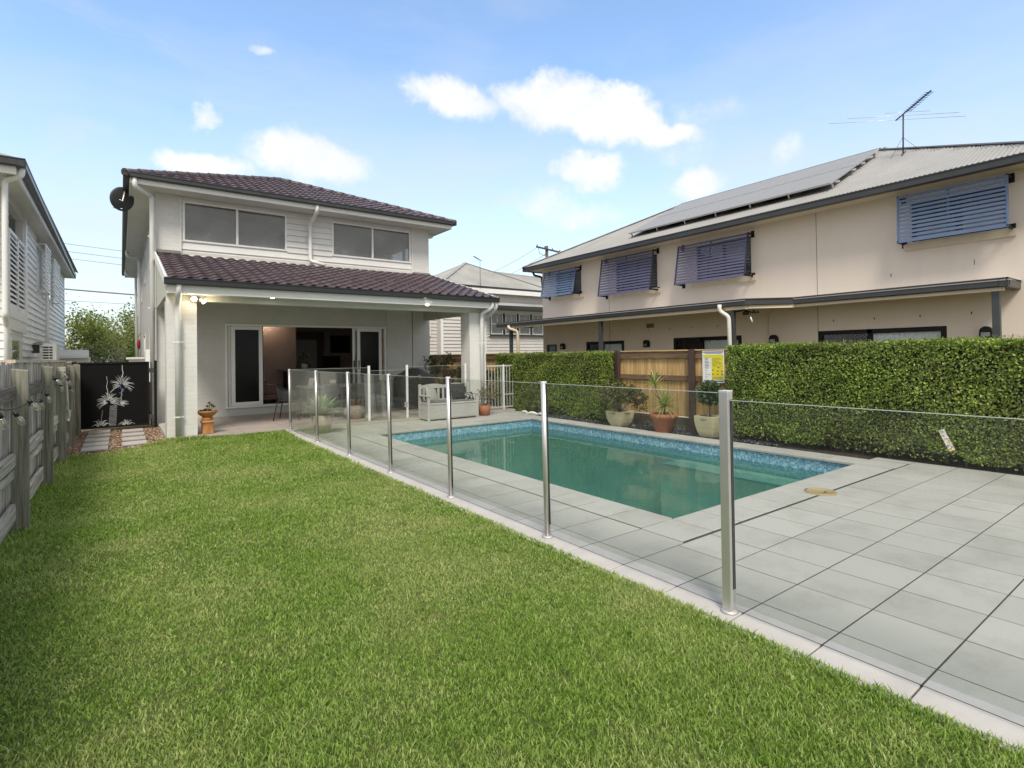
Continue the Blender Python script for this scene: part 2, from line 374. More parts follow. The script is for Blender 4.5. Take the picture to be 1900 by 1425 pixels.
M['glass_edge'] = plain('glass_edge', (.55, .64, .60), .2, var=.05)
M['room'] = plain('room_paint', (.33, .28, .26), .8, var=.06)
M['room_white'] = plain('room_white', (.55, .55, .53), .8, var=.04)
M['room_floor'] = plain('room_floor', (.16, .10, .08), .4, var=.2, scale=5)
M['dark'] = plain('near_black', (.008, .008, .008), .5, var=.2, spec=.25)
M['charcoal'] = plain('charcoal_paint', (.05, .055, .06), .5, var=.15)
M['cream'] = None
def tiles_mat():
    m, n, b = mat('roof_tile')
    g = geo(n)
    c = ramp(n, noise(n, 5, 6, .7), [(.3, (.040, .027, .034)), (.5, (.072, .050, .060)), (.75, (.145, .108, .122))])
    n.links.new(c, b.inputs['Base Color']); b.inputs['Roughness'].default_value = .42; b.inputs['Specular IOR Level'].default_value = .6
    bump(n, b, noise(n, 70, 4, .7), .25, .004); return m
M['tile'] = tiles_mat()
M['iron'] = plain('corrugated_iron', (.30, .298, .292), .6, spec=.25, metal=.0, var=.10, scale=1.2)
M['iron_old'] = plain('old_iron', (.30, .30, .285), .6, var=.18, scale=.9)
def cream():
    m, n, b = mat('cream_render')
    c = ramp(n, noise(n, .5, 6, .6), [(.3, (.74, .645, .56)), (.7, (.77, .675, .59))])
    st = ramp(n, noise(n, 1.0, 6, .7, stretch=(2.5, 2.5, .35)), [(.30, (.955, .95, .945)), (.6, (1, 1, 1))])
    n.links.new(mixc(n, 1, c, st, 'MULTIPLY'), b.inputs['Base Color']); b.inputs['Roughness'].default_value = .8
    bump(n, b, noise(n, 45, 3, .6), .15, .004); return m
M['cream'] = cream()
M['cream_trim'] = plain('cream_trim', (.66, .56, .42), .6, var=.06)
M['screen'] = plain('violet_screen', (.095, .095, .175), .45, var=.08)
M['screen_blue'] = plain('blue_screen', (.11, .165, .29), .45, var=.08)
M['screen_frame'] = plain('dark_blue_frame', (.02, .022, .05), .4, var=.1)
def solar():
    m, n, b = mat('solar_cells')
    g = geo(n); sp = n.nodes.new('ShaderNodeSeparateXYZ'); n.links.new(g.outputs['Position'], sp.inputs[0])
    cb = n.nodes.new('ShaderNodeCombineXYZ'); n.links.new(sp.outputs[0], cb.inputs[0]); n.links.new(sp.outputs[1], cb.inputs[1])
    br = nd(n, 'ShaderNodeTexBrick'); br.offset = 0; br.inputs['Scale'].default_value = 1; br.inputs['Brick Width'].default_value = .14; br.inputs['Row Height'].default_value = .155; br.inputs['Mortar Size'].default_value = .004
    n.links.new(cb.outputs[0], br.inputs['Vector'])
    br.inputs['Color1'].default_value = (.25, .25, .248, 1); br.inputs['Color2'].default_value = (.26, .26, .258, 1); br.inputs['Mortar'].default_value = (.29, .29, .288, 1)
    n.links.new(br.outputs['Color'], b.inputs['Base Color']); b.inputs['Roughness'].default_value = .5
    return m
M['solar'] = solar()
M['old_post'] = wood('weathered_post', [(.09, .093, .072), (.21, .21, .165), (.34, .335, .275)], along='Z', perboard=.25)
M['old_pale'] = wood('weathered_paling', [(.075, .06, .05), (.47, .425, .37), (.78, .72, .645)], along='Z', perboard=.75)
M['old_rail'] = wood('weathered_rail', [(.14, .12, .10), (.43, .385, .335), (.68, .62, .55)], along='Y', perboard=.4)
M['old_rail_dark'] = wood('dark_weathered_rail', [(.05, .04, .036), (.14, .115, .10), (.27, .235, .21)], along='Y', perboard=.4)
M['pine_pale'] = wood('treated_pine_paling', [(.30, .165, .06), (.56, .36, .15), (.68, .48, .24)], along='Z', perboard=.55)
M['pine_rail'] = wood('brown_rail', [(.10, .058, .035), (.17, .105, .062), (.24, .16, .10)], along='Y', perboard=.3)
M['pine_post'] = wood('dark_post', [(.035, .022, .018), (.065, .04, .032), (.11, .07, .055)], along='Z', perboard=.2)
def paver():
    m, n, b = mat('concrete_paver')
    g = geo(n)
    v = ramp(n, g.outputs['Random Per Island'], [(0, (.39, .382, .372)), (.5, (.43, .422, .411)), (1, (.46, .451, .44))])
    st = ramp(n, noise(n, 2.2, 7, .68), [(.28, (.80, .80, .785)), (.52, (1, 1, 1))])
    gr = ramp(n, noise(n, 160, 3, .6), [(.2, (.93, .93, .93)), (.7, (1.02, 1.02, 1.02))])
    sp = ramp(n, noise(n, 11, 5, .75), [(.66, (1, 1, 1)), (.78, (.80, .80, .78))])
    c = mixc(n, 1, mixc(n, 1, mixc(n, 1, v, st, 'MULTIPLY'), gr, 'MULTIPLY'), sp, 'MULTIPLY')
    n.links.new(c, b.inputs['Base Color']); b.inputs['Roughness'].default_value = .75
    bump(n, b, noise(n, 220, 3, .6), .12, .002); return m
M['paver'] = paver()
M['joint'] = plain('sand_joint', (.045, .044, .042), .9, var=.3, scale=20)
def edge_conc():
    m, n, b = mat('edge_concrete')
    c = ramp(n, noise(n, 3, 7, .65), [(.3, (.38, .362, .342)), (.7, (.47, .452, .428))])
    c = mixc(n, 1, c, ramp(n, noise(n, 30, 4, .7), [(.62, (1, 1, 1)), (.8, (.86, .84, .80))]), 'MULTIPLY')
    n.links.new(c, b.inputs['Base Color']); b.inputs['Roughness'].default_value = .8; bump(n, b, noise(n, 150, 3), .15, .003); return m
M['edge'] = edge_conc()
M['patio'] = plain('patio_tile', (.36, .315, .285), .6, var=.13, scale=1.6, bmp=.1)
M['terracotta'] = plain('terracotta', (.36, .135, .065), .75, var=.22, scale=6, bmp=.2, bscale=40)
M['terracotta_light'] = plain('terracotta_orange', (.42, .19, .07), .7, var=.25, scale=7, bmp=.25, bscale=30)
M['pot_cream'] = plain('cream_pot', (.47, .44, .29), .5, var=.08, scale=4, bmp=.1)
M['pot_grey'] = plain('sandstone_pot', (.40, .365, .28), .6, var=.1, scale=8, bmp=.2)
M['soil'] = plain('soil', (.035, .024, .016), .95, var=.4, scale=40, bmp=.6)
M['resin'] = plain('grey_resin', (.46, .46, .445), .5, var=.05)
M['cush_grey'] = plain('grey_fabric', (.36, .36, .33), .9, var=.1, scale=8, bmp=.3, bscale=250)
M['cush_dark'] = plain('dark_fabric', (.035, .035, .04), .9, var=.15, scale=8, bmp=.3, bscale=250)
M['vinyl'] = plain('black_vinyl_cover', (.018, .018, .02), .42, var=.2, scale=4, bmp=.25, bscale=7)
M['lid'] = plain('tan_lid', (.36, .28, .16), .6, var=.08)
M['pebble'] = plain('dark_pebble', (.045, .048, .055), .55, var=.5, scale=25)
M['ivory'] = plain('ivory_pipe', (.66, .64, .58), .5, var=.1, scale=5)
M['lbl'] = plain('light_letters', (.7, .7, .7), .5, var=.02)
M['branch'] = plain('grey_bark', (.17, .14, .11), .9, var=.3, scale=8, bmp=.4)
M['branch_pale'] = plain('pale_bark', (.34, .30, .25), .9, var=.25, scale=3)
M['hedge_leaf'] = leaf('hedge_leaf', [(.05, .10, .018), (.11, .19, .026), (.19, .30, .042), (.31, .42, .065), (.50, .56, .14)], .32, .3, patch=(1.1, (.10, .085, .05)))
M['hedge_tip'] = leaf('hedge_tip', [(.16, .20, .055), (.25, .24, .12), (.15, .22, .04)], .4, .35)
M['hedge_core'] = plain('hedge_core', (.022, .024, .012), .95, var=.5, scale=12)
M['tree_leaf'] = leaf('tree_leaf', [(.06, .10, .018), (.13, .18, .035), (.22, .26, .05), (.32, .34, .10)], .5, .35)
M['tree_leaf_dark'] = leaf('tree_leaf_dark', [(.03, .055, .012), (.055, .10, .02), (.09, .15, .025)], .5, .35)
M['agave'] = leaf('agave_leaf', [(.15, .24, .12), (.20, .30, .16), (.25, .35, .17)], .45, .15)
M['jade'] = leaf('jade_leaf', [(.05, .075, .02), (.10, .12, .03), (.17, .12, .05), (.09, .14, .03)], .35, .2)
M['spiky'] = leaf('spiky_leaf', [(.16, .23, .06), (.30, .34, .12), (.42, .42, .22)], .4, .3)
M['olive'] = leaf('topiary_leaf', [(.03, .06, .02), (.07, .11, .045), (.20, .24, .16)], .35, .25)
M['flaxdk'] = leaf('shade_plant_leaf', [(.02, .04, .012), (.05, .08, .02), (.10, .12, .03)], .65, .25)
# ================================================================= GROUND
g = MB(); g.add([(-400,-60,-.06),(400,-60,-.06),(400,700,-.06),(-400,700,-.06)], [(0,1,2,3)])
# hole for the pool: build ground as four strips instead
PX0, PX1, PY0, PY1 = 3.83, 7.55, 2.96, 9.64
g = MB()
for (x0, y0, x1, y1) in ((-400,-60,PX0-.2,700),(PX1+.2,-60,400,700),(PX0-.2,-60,PX1+.2,PY0-.2),(PX0-.2,PY1+.2,PX1+.2,700)):
    g.poly([(x0,y0,-.05),(x1,y0,-.05),(x1,y1,-.05),(x0,y1,-.05)])
def ground_mat():
    m, n, b = mat('soil_and_turf')
    n.links.new(ramp(n, noise(n, 6, 6, .65), [(.3, (.07, .075, .03)), (.7, (.12, .12, .055))]), b.inputs['Base Color']); b.inputs['Roughness'].default_value = 1; return m
tag(g.build('ground', ground_mat()), 'bare ground under the yard and the plots around it', 'ground', kind='structure')

# lawn base + blades
def lawn_mat():
    m, n, b = mat('lawn_thatch')
    c = ramp(n, noise(n, 60, 6, .7), [(.25, (.045, .07, .012)), (.5, (.085, .12, .022)), (.8, (.15, .17, .045))])
    n.links.new(mixc(n, ramp(n, noise(n, .9, 4, .55), [(.42, (0, 0, 0)), (.7, (1, 1, 1))]), c, (.20, .18, .085)), b.inputs['Base Color'])
    b.inputs['Roughness'].default_value = 1; bump(n, b, noise(n, 120, 5, .7), .8, .02); return m
LX0, LX1 = -.80, 2.585
def lawn_far(x):   # far edge of the lawn along y
    return 10.55+max(0, (x+.3))*.55 if x < .62 else 11.13
xs = np.linspace(LX0, LX1, 60); P = np.zeros((60, 2, 3))
for i, x in enumerate(xs): P[i] = [(x, -3, -.012), (x, lawn_far(x)-.02, -.012)]
tag(MB().grid(P).build('lawn', lawn_mat()), 'mown lawn between the timber fence and the paving', 'lawn', kind='structure')
def blades():
    Vs = []; Fs = []; base = 0
    zones = [(-1.6, .2, 6000, .008, .024), (.2, 2.6, 25000, .0046, .022), (2.6, 4.2, 16000, .0054, .021), (4.2, 6.5, 8500, .007, .023), (6.5, 11.2, 5200, .009, .024)]
    for (r0, r1, dens, w, h) in zones:
        n = int(dens*(LX1-LX0+.0)*(r1-r0)*1.0)
        x = rng.uniform(LX0, LX1+.008, n); y = rng.uniform(r0, r1, n)
        keep = y < np.array([lawn_far(q) for q in x])+.01
        # only what a camera near the yard's end could see
        x = x[keep]; y = y[keep]; n = len(x)
        pn = np.sin(x*2.3+1.2*np.sin(y*1.7))*np.cos(y*1.9+.8*np.sin(x*3.1)); fine = np.sin(x*17+3*np.sin(y*13))*np.sin(y*19+2*np.sin(x*11))
        hh = h*(.75+.22*pn+.18*fine+rng.normal(0, .22, n)); hh = np.clip(hh, .012, .075)
        edge = x > LX1-.06; hh[edge] *= rng.uniform(.8, 2.0, edge.sum())
        wall_ = (x < LX0+.22) | ((y > 10.3) & (rng.random(n) < .5)); hh[wall_] *= rng.uniform(1.0, 2.0, wall_.sum())
        t = rng.uniform(0, 2*np.pi, n); lean = rng.uniform(.2, 1.15, n)*hh; la = rng.uniform(0, 2*np.pi, n)
        ww = w*rng.uniform(.45, 1.6, n)
        px = np.cos(t)*ww/2; py = np.sin(t)*ww/2; lx = np.cos(la)*lean; ly = np.sin(la)*lean
        z0 = -.007
        v = np.stack([np.stack([x-px, y-py, np.full(n, z0)], 1), np.stack([x+px, y+py, np.full(n, z0)], 1),
                      np.stack([x+px*.8+lx*.35, y+py*.8+ly*.35, z0+hh*.6], 1), np.stack([x-px*.8+lx*.35, y-py*.8+ly*.35, z0+hh*.6], 1),
                      np.stack([x+lx, y+ly, z0+hh], 1)], 1)
        Vs.append(v.reshape(-1, 3)); i = np.arange(n)*5+base
        Fs.append(np.stack([i, i+1, i+2], 1)); Fs.append(np.stack([i, i+2, i+3], 1)); Fs.append(np.stack([i+3, i+2, i+4], 1)); base += n*5
    return np.vstack(Vs), np.vstack(Fs)
def grass_mat():
    m, n, b = mat('grass_blade')
    g = geo(n); r = g.outputs['Random Per Island']
    fresh = ramp(n, r, [(0, (.075, .13, .022)), (.25, (.19, .30, .050)), (.7, (.33, .45, .10)), (.96, (.44, .53, .18)), (1, (.60, .56, .32))])
    dry = ramp(n, r, [(0, (.22, .29, .09)), (.5, (.46, .51, .21)), (1, (.68, .61, .35))])
    f = ramp(n, noise(n, .75, 6, .68), [(.43, (0, 0, 0)), (.62, (.8, .8, .8))])
    c = mixc(n, f, fresh, dry)
    c = mixc(n, ramp(n, noise(n, 7, 3, .6), [(.35, (0, 0, 0)), (.7, (.6, .6, .6))]), c, mixc(n, 1, c, (.62, .78, .55), 'MULTIPLY'))
    c = mixc(n, ramp(n, noise(n, 1.9, 5, .7), [(.66, (0, 0, 0)), (.76, (.8, .8, .8))]), c, (.50, .40, .21))
    n.links.new(c, b.inputs['Base Color']); b.inputs['Roughness'].default_value = .5; b.inputs['Specular IOR Level'].default_value = .35
    tl = n.nodes.new('ShaderNodeBsdfTranslucent'); n.links.new(mixc(n, 1, c, (1.3, 1.45, .8), 'MULTIPLY'), tl.inputs[0])
    mx = n.nodes.new('ShaderNodeMixShader'); mx.inputs[0].default_value = .42
    n.links.new(b.outputs[0], mx.inputs[1]); n.links.new(tl.outputs[0], mx.inputs[2]); n.links.new(mx.outputs[0], n.nodes['Material Output'].inputs['Surface'])
    return m
V, F = blades()
def tufts():
    n = 2600; x = np.concatenate([rng.uniform(.30, 1.6, n//2), rng.uniform(1.2, 2.6, n//4), rng.uniform(-.80, -.60, n//4)]); m_ = len(x)
    y = np.array([lawn_far(q) for q in x])-np.abs(rng.normal(0, .045, m_)); k = x < -.58; y[k] = rng.choice([2.2, 4.15, 6.18, 8.2, 10.05], k.sum())+rng.normal(0, .16, k.sum())
    hh = rng.uniform(.03, .085, m_)*np.where((x > .5) & (x < 1.25), 1.25, .75); t = rng.uniform(0, 6.28, m_); la = rng.uniform(0, 6.28, m_); L = hh*rng.uniform(.2, .8, m_); w = .0065; o = np.full(m_, -.008)
    px, py, lx, ly = np.cos(t)*w, np.sin(t)*w, np.cos(la)*L, np.sin(la)*L
    v = np.stack([np.stack([x-px, y-py, o], 1), np.stack([x+px, y+py, o], 1), np.stack([x+px*.8+lx*.35, y+py*.8+ly*.35, hh*.6], 1), np.stack([x-px*.8+lx*.35, y-py*.8+ly*.35, hh*.6], 1), np.stack([x+lx, y+ly, hh], 1)], 1).reshape(-1, 3)
    i = np.arange(m_)*5; return v, np.vstack([np.stack([i, i+1, i+2], 1), np.stack([i, i+2, i+3], 1), np.stack([i+3, i+2, i+4], 1)])
V2, F2_ = tufts(); F = np.vstack([F, F2_+len(V)]); V = np.vstack([V, V2])
tag(fast_mesh('grass', V, F, grass_mat()), 'short green grass blades of the lawn', 'grass', kind='stuff')

# gravel by the gate, pebble bed by the right fence
def stones(name, n, xr, yr, z, s, material, label, test=None):
    V = []; F = []; b = 0
    ico = np.array([(0,0,1),(.9,0,.3),(.28,.85,.3),(-.72,.53,.3),(-.72,-.53,.3),(.28,-.85,.3),(0,0,-.3)])
    tri = [(0,1,2),(0,2,3),(0,3,4),(0,4,5),(0,5,1),(6,2,1),(6,3,2),(6,4,3),(6,5,4),(6,1,5)]
    while b < n*7:
        x = rng.uniform(*xr); y = rng.uniform(*yr)
        if test and not test(x, y): continue
        k = s*rng.uniform(.5, 1.4); a = rng.uniform(0, 6.28); sc = np.array([k*rng.uniform(.8, 1.5), k*rng.uniform(.6, 1.1), k*rng.uniform(.35, .8)])
        q = (ico+rng.normal(0, .1, ico.shape))*sc; ca, sa = math.cos(a), math.sin(a)
        q = np.stack([q[:,0]*ca-q[:,1]*sa, q[:,0]*sa+q[:,1]*ca, q[:,2]+q[:,0]*rng.normal(0, .4)], 1)+(x, y, z+rng.uniform(0, s*.5))
        V.append(q); F += [(i+b, j+b, l+b) for (i, j, l) in tri]; b += 7
    return tag(fast_mesh(name, np.vstack(V), np.array(F), material), label, 'gravel', kind='stuff')
gm, gn, gb = mat('brown_gravel')
gn.links.new(ramp(gn, geo(gn).outputs['Random Per Island'], [(0, (.12, .07, .04)), (.4, (.26, .16, .10)), (.75, (.38, .27, .18)), (1, (.50, .42, .33))]), gb.inputs['Base Color']); gb.inputs['Roughness'].default_value = .8
gpath = MB(); gpath.poly([(-.85,10.2,-.03),(.66,10.6,-.03),(.66,14.6,-.03),(-.85,14.6,-.03)])
tag(gpath.build('path', plain('gravel_base', (.13, .09, .06), .95, var=.4, scale=30)), 'gravel side path leading to the black gate', 'path', kind='structure')
stones('gravel', 9000, (-.83, .66), (10.3, 14.4), -.03, .017, gm, 'brown gravel on the side path in front of the black gate', test=lambda x, y: y > lawn_far(x)-.05)
pm, pn, pb = mat('black_pebbles')
pn.links.new(ramp(pn, geo(pn).outputs['Random Per Island'], [(0, (.012, .013, .016)), (.7, (.05, .055, .065)), (.92, (.12, .125, .135)), (1, (.34, .34, .34))]), pb.inputs['Base Color']); pb.inputs['Roughness'].default_value = .5
bed = MB(); bed.poly([(7.95,2.8,-.012),(8.9,2.8,-.012),(8.9,12.5,-.012),(7.95,12.5,-.012)]); bed.poly([(8.15,-2,-.012),(8.9,-2,-.012),(8.9,2.8,-.012),(8.15,2.8,-.012)])
tag(bed.build('garden_bed', M['soil']), 'dark garden bed along the right hand fence', 'garden bed', kind='structure')
stones('pebbles', 5200, (7.97, 8.62), (4.2, 9.6), -.005, .020, pm, 'black pebbles in the bed between the pool coping and the fence')

# stepping stones: two columns
for (xc, ys) in ((-.345, (13.72, 13.0, 12.35, 11.72, 11.12)), (.195, (13.5, 12.78, 12.1, 11.42))):
    for k, y in enumerate(ys):
        b = MB(); hw = .175; a = random.uniform(-.02, .02)
        b.prism([(xc-hw, y-.19+a, -.012), (xc+hw, y-.19-a, -.012), (xc+hw, y+.19-a, -.012), (xc-hw, y+.19+a, -.012)], (0, 0, .03))
        col = 'left' if xc < 0 else 'right'
        pos = ['nearest the gate', 'second from the gate', 'third from the gate', 'fourth from the gate', 'fifth from the gate'][k]
        if k == len(ys)-1: pos = 'nearest the lawn'
        tag(b.build('stepping_stone', M['edge'], bevel=.006), f'pale stepping stone in the gravel, {col} column, {pos}', 'stepping stone', 'stepping stones in front of the black gate')

# ================================================================= PAVING
pv = MB(); J = .007
def tile(x0, y0, x1, y1, z=0, jx=.008, jy=J):
    dz = random.uniform(-.0003, .0006); pv.box(x0+jx/2, y0+jy/2, -.04, x1-jx/2, y1-jy/2, z+dz)
EX0, EX1 = 2.56, 2.755       # concrete edge strip beside the lawn
T = .405
XR = 8.17
xs_main = [EX1+.19+T*k for k in range(0, 14)]
ys_rows = [PY0-.43-.43*0]      # placeholder
rows = [-2.35+.402*k for k in range(0, 9)]   # up to .848
rows = [y for y in [.848-.402*k for k in range(9, -1, -1)]]+[1.251, 1.66, 2.095, 2.53]
for a, b_ in zip(rows[:-1], rows[1:]):
    tile(EX1, a, EX1+.19, b_, jy=.008)
    for k in range(len(xs_main)-1):
        x0, x1 = xs_main[k], min(xs_main[k+1], XR)
        if x0 >= XR-.02: break
        tile(x0, a, x1, b_, jy=.008)
# row against the pool's near end, the coping proud by a few mm
cop = []
xc = [PX0-.40, PX0]+[PX0+.4+.4*k for k in range(0, 9)]+[PX1, PX1+.42]
tile(EX1, 2.53, EX1+.19, 2.95, jy=.008); tile(EX1+.19, 2.53, PX0-.40, 2.95, jy=.008)
# left strip between fence and coping
yl = 2.95
while yl < 11.0:
    y2 = min(yl+.405, 11.12); tile(EX1, yl, EX1+.19, y2); tile(EX1+.19, yl, PX0-.40, y2, jx=.006)
    yl = y2
# beyond the far coping and between pool and patio
x = PX0-.40
while x < 8.3:
    x2 = min(x+.4, 8.32); y = PY1+.40
    while y < 11.1:
        y2 = min(y+.405, 11.12); tile(x, y, x2, y2); y = y2
    x = x2
# right of the pool near end (paving reaches the hedge)
tile(PX1+.42, 2.53, 8.17, 2.96, jy=.008)
tag(pv.build('paving', M['paver'], bevel=.0008, seg=1), 'pale grey concrete pavers round the pool', 'paving', kind='structure')
jb = MB()
for (x0, y0, x1, y1) in ((2.752,-3,PX0-.1,11.13),(PX1+.1,-3,8.2,PY0),(PX0-.1,-3,PX1+.1,PY0-.1),(PX0-.1,PY1+.1,8.35,11.13)):
    jb.poly([(x0,y0,-.0012),(x1,y0,-.0012),(x1,y1,-.0012),(x0,y1,-.0012)])
jb.poly([(2.575,-3,-.011),(2.751,-3,-.011),(2.751,11.12,-.011),(2.575,11.12,-.011)])
tag(jb.build('paving_joints', M['joint']), 'dark sandy joints between the grey pavers', 'paving', kind='structure')
es = MB(); y = -3.17
ys_e = [y for y in rows if y < 2.6]+[2.95+.405*4*k for k in range(0, 6)]+[11.12]
for a, b_ in zip(ys_e[:-1], ys_e[1:]):
    es.prism([(EX0, a+.004, -.004), (EX1-.002, a+.004, .001), (EX1-.002, b_-.004, .001), (EX0, b_-.004, -.004)], (0, 0, -.05))
tag(es.build('concrete_edge', M['edge'], bevel=.004, seg=1), 'pale concrete mowing edge between lawn and pavers', 'path', kind='structure')

# ================================================================= POOL
WZ = -.185
pool = thing('swimming_pool', 'in ground rectangular pool with grey coping and blue mosaic waterline', 'swimming pool', (5.7, 6.3, 0))
def pool_mat():
    m, n, b = mat('pool_plaster')
    c = ramp(n, noise(n, 1.1, 6, .6), [(.3, (.20, .43, .43)), (.5, (.32, .54, .52)), (.7, (.50, .60, .50))])
    n.links.new(c, b.inputs['Base Color']); b.inputs['Roughness'].default_value = .7; return m
def mosaic_mat():
    m, n, b = mat('blue_mosaic')
    g = geo(n); sp = n.nodes.new('ShaderNodeSeparateXYZ'); n.links.new(g.outputs['Position'], sp.inputs[0])
    ad = n.nodes.new('ShaderNodeMath'); ad.operation = 'ADD'; n.links.new(sp.outputs[0], ad.inputs[0]); n.links.new(sp.outputs[1], ad.inputs[1])
    cb = n.nodes.new('ShaderNodeCombineXYZ'); n.links.new(ad.outputs[0], cb.inputs[0]); n.links.new(sp.outputs[2], cb.inputs[1])
    sn = nd(n, 'ShaderNodeVectorMath', operation='SNAP'); n.links.new(cb.outputs[0], sn.inputs[0]); sn.inputs[1].default_value = (.027, .027, 1)
    wn = n.nodes.new('ShaderNodeTexWhiteNoise'); n.links.new(sn.outputs[0], wn.inputs['Vector'])
    col = ramp(n, wn.outputs['Value'], [(0, (.07, .21, .36)), (.35, (.13, .32, .48)), (.7, (.21, .43, .57)), (1, (.44, .62, .72))])
    br = nd(n, 'ShaderNodeTexBrick'); br.offset = 0; br.inputs['Scale'].default_value = 1; br.inputs['Brick Width'].default_value = .027; br.inputs['Row Height'].default_value = .027; br.inputs['Mortar Size'].default_value = .0018
    n.links.new(cb.outputs[0], br.inputs['Vector'])
    n.links.new(mixc(n, br.outputs['Fac'], col, (.30, .45, .52)), b.inputs['Base Color']); b.inputs['Roughness'].default_value = .25; return m
sh = MB(); D = -1.45
sh.poly([(PX0,PY0,D),(PX1,PY0,D),(PX1,PY1,D),(PX0,PY1,D)])
zb = WZ-.07
for (a, b_) in (((PX0,PY0),(PX1,PY0)),((PX1,PY0),(PX1,PY1)),((PX1,PY1),(PX0,PY1)),((PX0,PY1),(PX0,PY0))): sh.poly([(*a,D),(*b_,D),(*b_,zb),(*a,zb)])
sh.build('shell', pool_mat(), pool, fixn=False)
tb = MB()
for (a, b_) in (((PX0,PY0),(PX1,PY0)),((PX1,PY0),(PX1,PY1)),((PX1,PY1),(PX0,PY1)),((PX0,PY1),(PX0,PY0))): tb.poly([(*a,zb),(*b_,zb),(*b_,-.03),(*a,-.03)])
tb.build('tile_band', mosaic_mat(), pool, fixn=False)
ct = MB(); ov = .03; O = .40
def cp(x0, y0, x1, y1):
    z = .003+random.uniform(-.0006, .0006); ct.box(x0+.0035, y0+.0035, -.034, x1-.0035, y1-.0035, z)
for k in range(17):
    y0 = PY0+k*.4; y1 = min(y0+.4, PY1)
    if y0 < PY1-.03: cp(PX0-O+.012, y0, PX0+ov, y1); cp(PX1-ov, y0, PX1+O*.92, y1)
for k in range(-1, 10):
    x0 = PX0+k*.4; x1 = min(x0+.4, PX1)
    if k == -1: x0, x1 = PX0-O, PX0
    if x0 < PX1-.03: cp(x0, PY0-O-.008, x1, PY0+ov-.03); cp(x0, PY1-ov, x1, PY1+O)
cp(PX1, PY0-O-.02, PX1+.4, PY0); cp(PX1, PY1, PX1+.4, PY1+O)
ct.build('coping', M['paver'], pool, bevel=.008)
st = MB(); st.box(PX0+.02, PY1-1.05, -.45, PX0+1.05, PY1-.02, -.40); st.box(PX0+.02, PY1-1.45, -.75, PX0+1.5, PY1-.02, -.70)
st.box(PX0+.02, PY1-1.0, D, PX0+1.0, PY1-.02, -.45)
stm = plain('step_plaster', (.50, .66, .60), .7, var=.1)
st.build('step', stm, pool)
stm2 = plain('step_blue_tile', (.30, .60, .75), .4, var=.2, scale=30)
s2 = MB(); s2.box(PX0+.9, PY1-1.06, -.40, PX0+1.06, PY1-.02, -.395); s2.box(PX0+.02, PY1-1.07, -.40, PX0+.9, PY1-.95, -.395)
s2.build('step_edge', stm2, pool)
le = MB(); le.box(PX1-.55, PY0+.02, D, PX1-.02, 5.6, -.33); le.build('ledge', stm, pool)
le2 = MB(); le2.box(PX1-.56, PY0+.02, -.33, PX1-.50, 5.6, -.325); le2.box(PX1-.50, 5.52, -.33, PX1-.02, 5.6, -.325); le2.build('ledge_edge', stm2, pool)
sk = MB(); sk.box(PX0-.002, PY1-.55, -.16, PX0+.004, PY1-.2, -.06); sk.build('skimmer_mouth', M['dark'], pool)
def water_mat():
    m = bpy.data.materials.new('pool_water'); m.use_nodes = True; n = m.node_tree; n.nodes.clear()
    o = n.nodes.new('ShaderNodeOutputMaterial')
    tr = n.nodes.new('ShaderNodeBsdfTransparent'); tr.inputs[0].default_value = (.52, .74, .73, 1)
    df = n.nodes.new('ShaderNodeBsdfDiffuse'); c = ramp(n, noise(n, .9, 5, .6), [(.3, (.055, .19, .19)), (.55, (.08, .24, .235)), (.75, (.17, .28, .20))]); n.links.new(c, df.inputs[0])
    m0 = n.nodes.new('ShaderNodeMixShader'); m0.inputs[0].default_value = .20; n.links.new(tr.outputs[0], m0.inputs[1]); n.links.new(df.outputs[0], m0.inputs[2])
    gl = n.nodes.new('ShaderNodeBsdfGlossy'); gl.inputs['Roughness'].default_value = .015
    fr = n.nodes.new('ShaderNodeFresnel'); fr.inputs['IOR'].default_value = 1.33
    bp = n.nodes.new('ShaderNodeBump'); bp.inputs['Strength'].default_value = .15; bp.inputs['Distance'].default_value = .02
    n.links.new(noise(n, 3.2, 3, .5), bp.inputs['Height']); n.links.new(bp.outputs[0], gl.inputs['Normal']); n.links.new(bp.outputs[0], fr.inputs['Normal'])
    mx = n.nodes.new('ShaderNodeMixShader'); n.links.new(fr.outputs[0], mx.inputs[0]); n.links.new(m0.outputs[0], mx.inputs[1]); n.links.new(gl.outputs[0], mx.inputs[2])
    n.links.new(mx.outputs[0], o.inputs['Surface']); return m
wt = MB(); wt.poly([(PX0+.001,PY0+.001,WZ),(PX1-.001,PY0+.001,WZ),(PX1-.001,PY1-.001,WZ),(PX0+.001,PY1-.001,WZ)])
tag(wt.build('water', water_mat(), fixn=False), 'still green pool water', 'water', kind='structure')
lid = thing('skimmer_lid', 'round tan plastic lid lying flush in the pavers near the pool', 'lid', (5.72, 2.58, 0))
MB().lathe([(0,.012),(.02,.012),(.115,.012),(.118,.016),(.138,.016),(.145,.010),(.145,-.02)], (5.72,2.58,0), 40).build('cover', M['lid'], lid)
MB().box(5.69,2.53,.0125,5.75,2.545,.0135).build('finger_slot', M['dark'], lid)
MB().box(5.66,2.70,.0125,5.70,2.712,.0175).build('finger_slot', M['dark'], lid)

